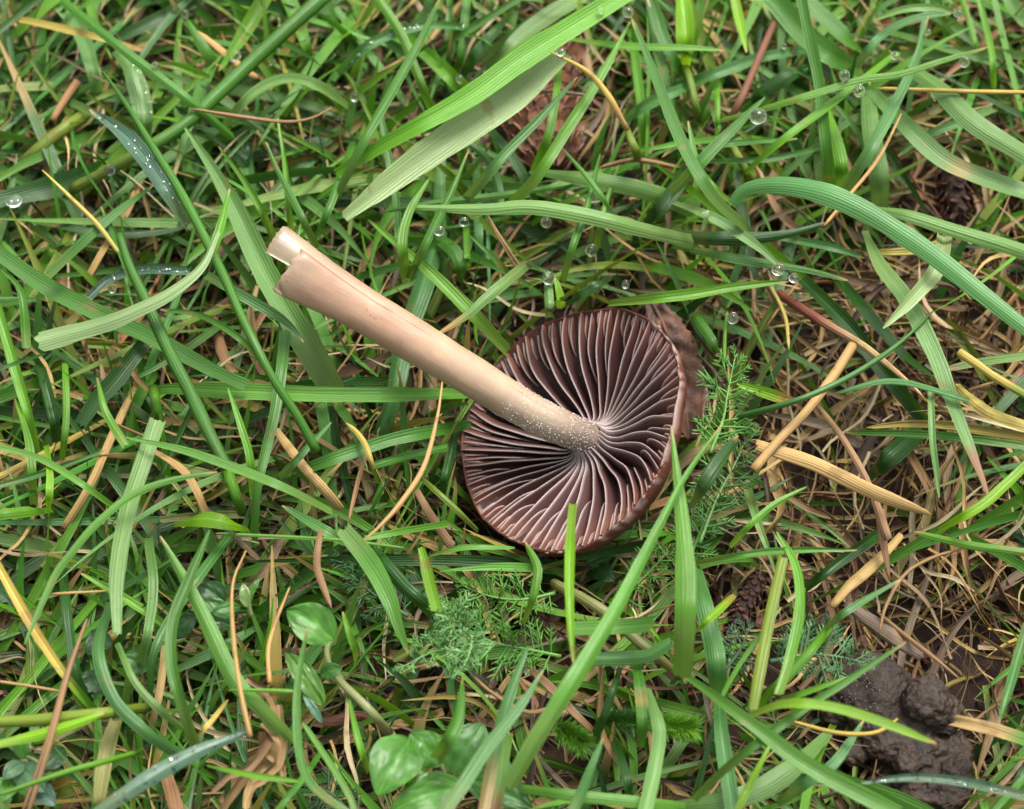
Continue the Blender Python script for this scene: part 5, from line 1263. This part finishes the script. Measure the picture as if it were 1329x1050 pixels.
# a crumpled papery leaf sheath at the lower left
def sheath():
    b = at(330, 985, 0.8)
    root = empty('dry_sheath', b); tag(root, 'crumpled papery straw coloured leaf sheath below the tall orange needle', 'dry sheath')
    for k, (pts, w_, h) in enumerate((([(352, 905), (362, 945), (352, 980), (322, 1000), (285, 1042)], 12, 1.6), ([(338, 950), (340, 985), (315, 1012), (290, 1052)], 11, 1.75),
                                      ([(318, 880), (345, 900), (358, 930), (345, 968)], 10, 1.5), ([(345, 975), (362, 990), (368, 1012)], 10, 1.8), ([(360, 915), (370, 960), (352, 1000), (330, 1022)], 9, 1.85), ([(330, 900), (352, 950), (330, 992), (300, 1010), (278, 1030)], 9, 1.9), ([(352, 985), (330, 1018), (318, 1052)], 10, 1.7), ([(340, 940), (366, 975), (350, 1008)], 8, 1.95))):
        px = spline(pts, 30); s = np.linspace(0, 1, 30)
        P = np.array([at(px[i, 0], px[i, 1], h - 0.5 * s[i] * (k < 2)) for i in range(30)])
        P = P + np.array([[0.05 * fbm((q * 2, k * 7.7, j), 2) for j in range(3)] for q in s])
        W = w_ / 2 / ppc(b) * (0.75 + 0.5 * np.sin(s * math.pi)) * np.array([1 + 0.35 * fbm((q * 4, k, 5), 2) for q in s])
        V, Fc, uv = ribbon(P, W, unit(CAM - P), 0.75, np.array([0.9 * fbm((q * 2.2, k * 3, 8), 2) for q in s]), 9)
        V = V + np.array([[0, 0, 0.025 * fbm(q * 2.5, 3)] for q in V])
        V2 = V - np.array([0, -0.002, 0.006]); kk = len(V)
        link('fold', mesh('fold', np.vstack([V, V2]), Fc.tolist() + [[q + kk for q in f[::-1]] for f in Fc.tolist()], DRY, b, col=np.tile((lin(200, 168, 112), lin(176, 142, 94), lin(150, 118, 80))[k % 3] * KA, (2 * kk, 1)), uv=np.vstack([uv, uv])), root)
sheath()

# dew
DROPS = [(305, 72, 11, 'largest clear dew drop of the upper left, below the blade tip'), (240, 18, 8, 'dew drop on a blade tip near the top left edge'), (201, 84, 6, 'small dew drop on the short light blade tip at upper left'),
    (320, 198, 9, 'dew drop hanging on the dull bluish blade left of centre top'), (142, 221, 10, 'big clear dew drop at the end of the wide dark sheath'), (18, 261, 14, 'flat water bead lying on the wide dark leaf at the left edge'),
    (15, 149, 6, 'little dew drop at the crossing by the left edge'), (354, 81, 7, 'dew drop on an upright tip right of the big upper left drop'), (597, 103, 8, 'oval dew drop left of the upper cone'),
    (570, 300, 9, 'bright dew drop beside the thin leaning blade above the stem'), (602, 288, 7, 'small clear dew drop right of the bright one above the stem'), (709, 289, 10, 'clear dew drop hanging under the long level blade'),
    (767, 325, 10, 'round dew drop under the level blades above the cap'), (815, 16, 9, 'dew drop on the tip of the long hanging blade at the top'), (780, 14, 6, 'tiny dew drop on the folded blade at the top edge'),
    (728, 68, 6, 'dew drop on the upright blade before the cones'), (622, 19, 5, 'tiny dew drop by the top edge above the upper cone'), (984, 151, 11, 'largest dew drop right of centre on the upper blade tip'),
    (1162, 72, 8, 'dew drop on the bright narrow tip at the crossing of blades'), (1252, 80, 9, 'dew drop hanging under the narrow blade at upper right'), (1243, 17, 8, 'dew drop at the end of the pale blade near the top right'),
    (1204, 42, 6, 'little dew drop under the tip of the long blue green blade'), (1096, 98, 10, 'dew drop left of the crossing of blades'), (1115, 118, 9, 'dew drop just under the crossing of blades'),
    (1010, 350, 10, 'dew drop on the pale blade end right above the cap'), (1030, 361, 7, 'small dew drop next to the pale blade end'), (1038, 384, 7, 'small dew drop on a thin tip above the red stem'),
    (951, 413, 9, 'clear dew drop beside its thin stalk above the yarrow'), (812, 369, 8, 'dew drop lying among blades above the cap rim'), (711, 361, 9, 'milky dew drop crowning the upright pale blade'),
    (916, 278, 6, 'white dew bead on the pale blade below the big arch'), (146, 375, 6, 'dew bead on the curved wet blade at the left'), (460, 125, 9, 'dew drop on the right end of the hoop blade'),
    (1018, 60, 5, 'tiny dew drop on the bluish blade below the red brown stalk'), (684, 872, 4, 'tiny dew bead near the dry blade tip below the yarrow'), (492, 1020, 8, 'water bead on the tip of the biggest round leaf')]
def build_dew():
    T = np.vstack([t[:, :3] for t in TRACED])
    v, f = ico(4)
    base = None
    for px, py, r, label in DROPS:
        d = np.hypot(T[:, 0] - px, T[:, 1] - py); k = d < r + 9
        h = T[k, 2].max() + 0.06 if k.any() else 1.7
        p = at(px, py, h); rc = random.uniform(0.68, 0.98) * r / ppc(p)
        sc_ = np.array([1, 1, 0.45]) if 'flat' in label else np.array([1, 1, random.uniform(0.9, 1.08)])
        V = v * sc_ * rc * np.array([1, 1, 1])
        V = V * (1 + 0.03 * np.sin(3 * v[:, :1] + px))
        o = link('dew_drop', mesh('dew_drop', V, f, WATER), None, p)
        tag(o, label, 'dew drop', 'dew drops on the grass')
    vs, fs = ico(2); V, Fc, o = [], [], 0
    for P, half, wet in WETS:
        for _ in range(random.randint(26, 60) if wet else random.randint(0, 7)):
            i = random.randrange(1, len(P) - 1); q = P[i] + (P[i + 1] - P[i]) * random.random()
            t = unit(P[i + 1] - P[i]); nn = unit(CAM - q); nn = unit(nn - t * (nn @ t)); b = np.cross(t, nn)
            r = random.uniform(0.006, 0.017) * (1.5 if random.random() < 0.15 else 1)
            V.append(vs * r * np.array([1, 1, 0.8]) + q + b * half[i] * random.uniform(-0.85, 0.85) + nn * r * 0.4); Fc.append(fs + o); o += len(vs)
    tag(link('dew_speckles', mesh('dew_speckles', np.vstack(V), np.vstack(Fc), WATER)), 'fine dew speckles sprinkled over the wettest blades', 'dew', kind='stuff')
build_dew()
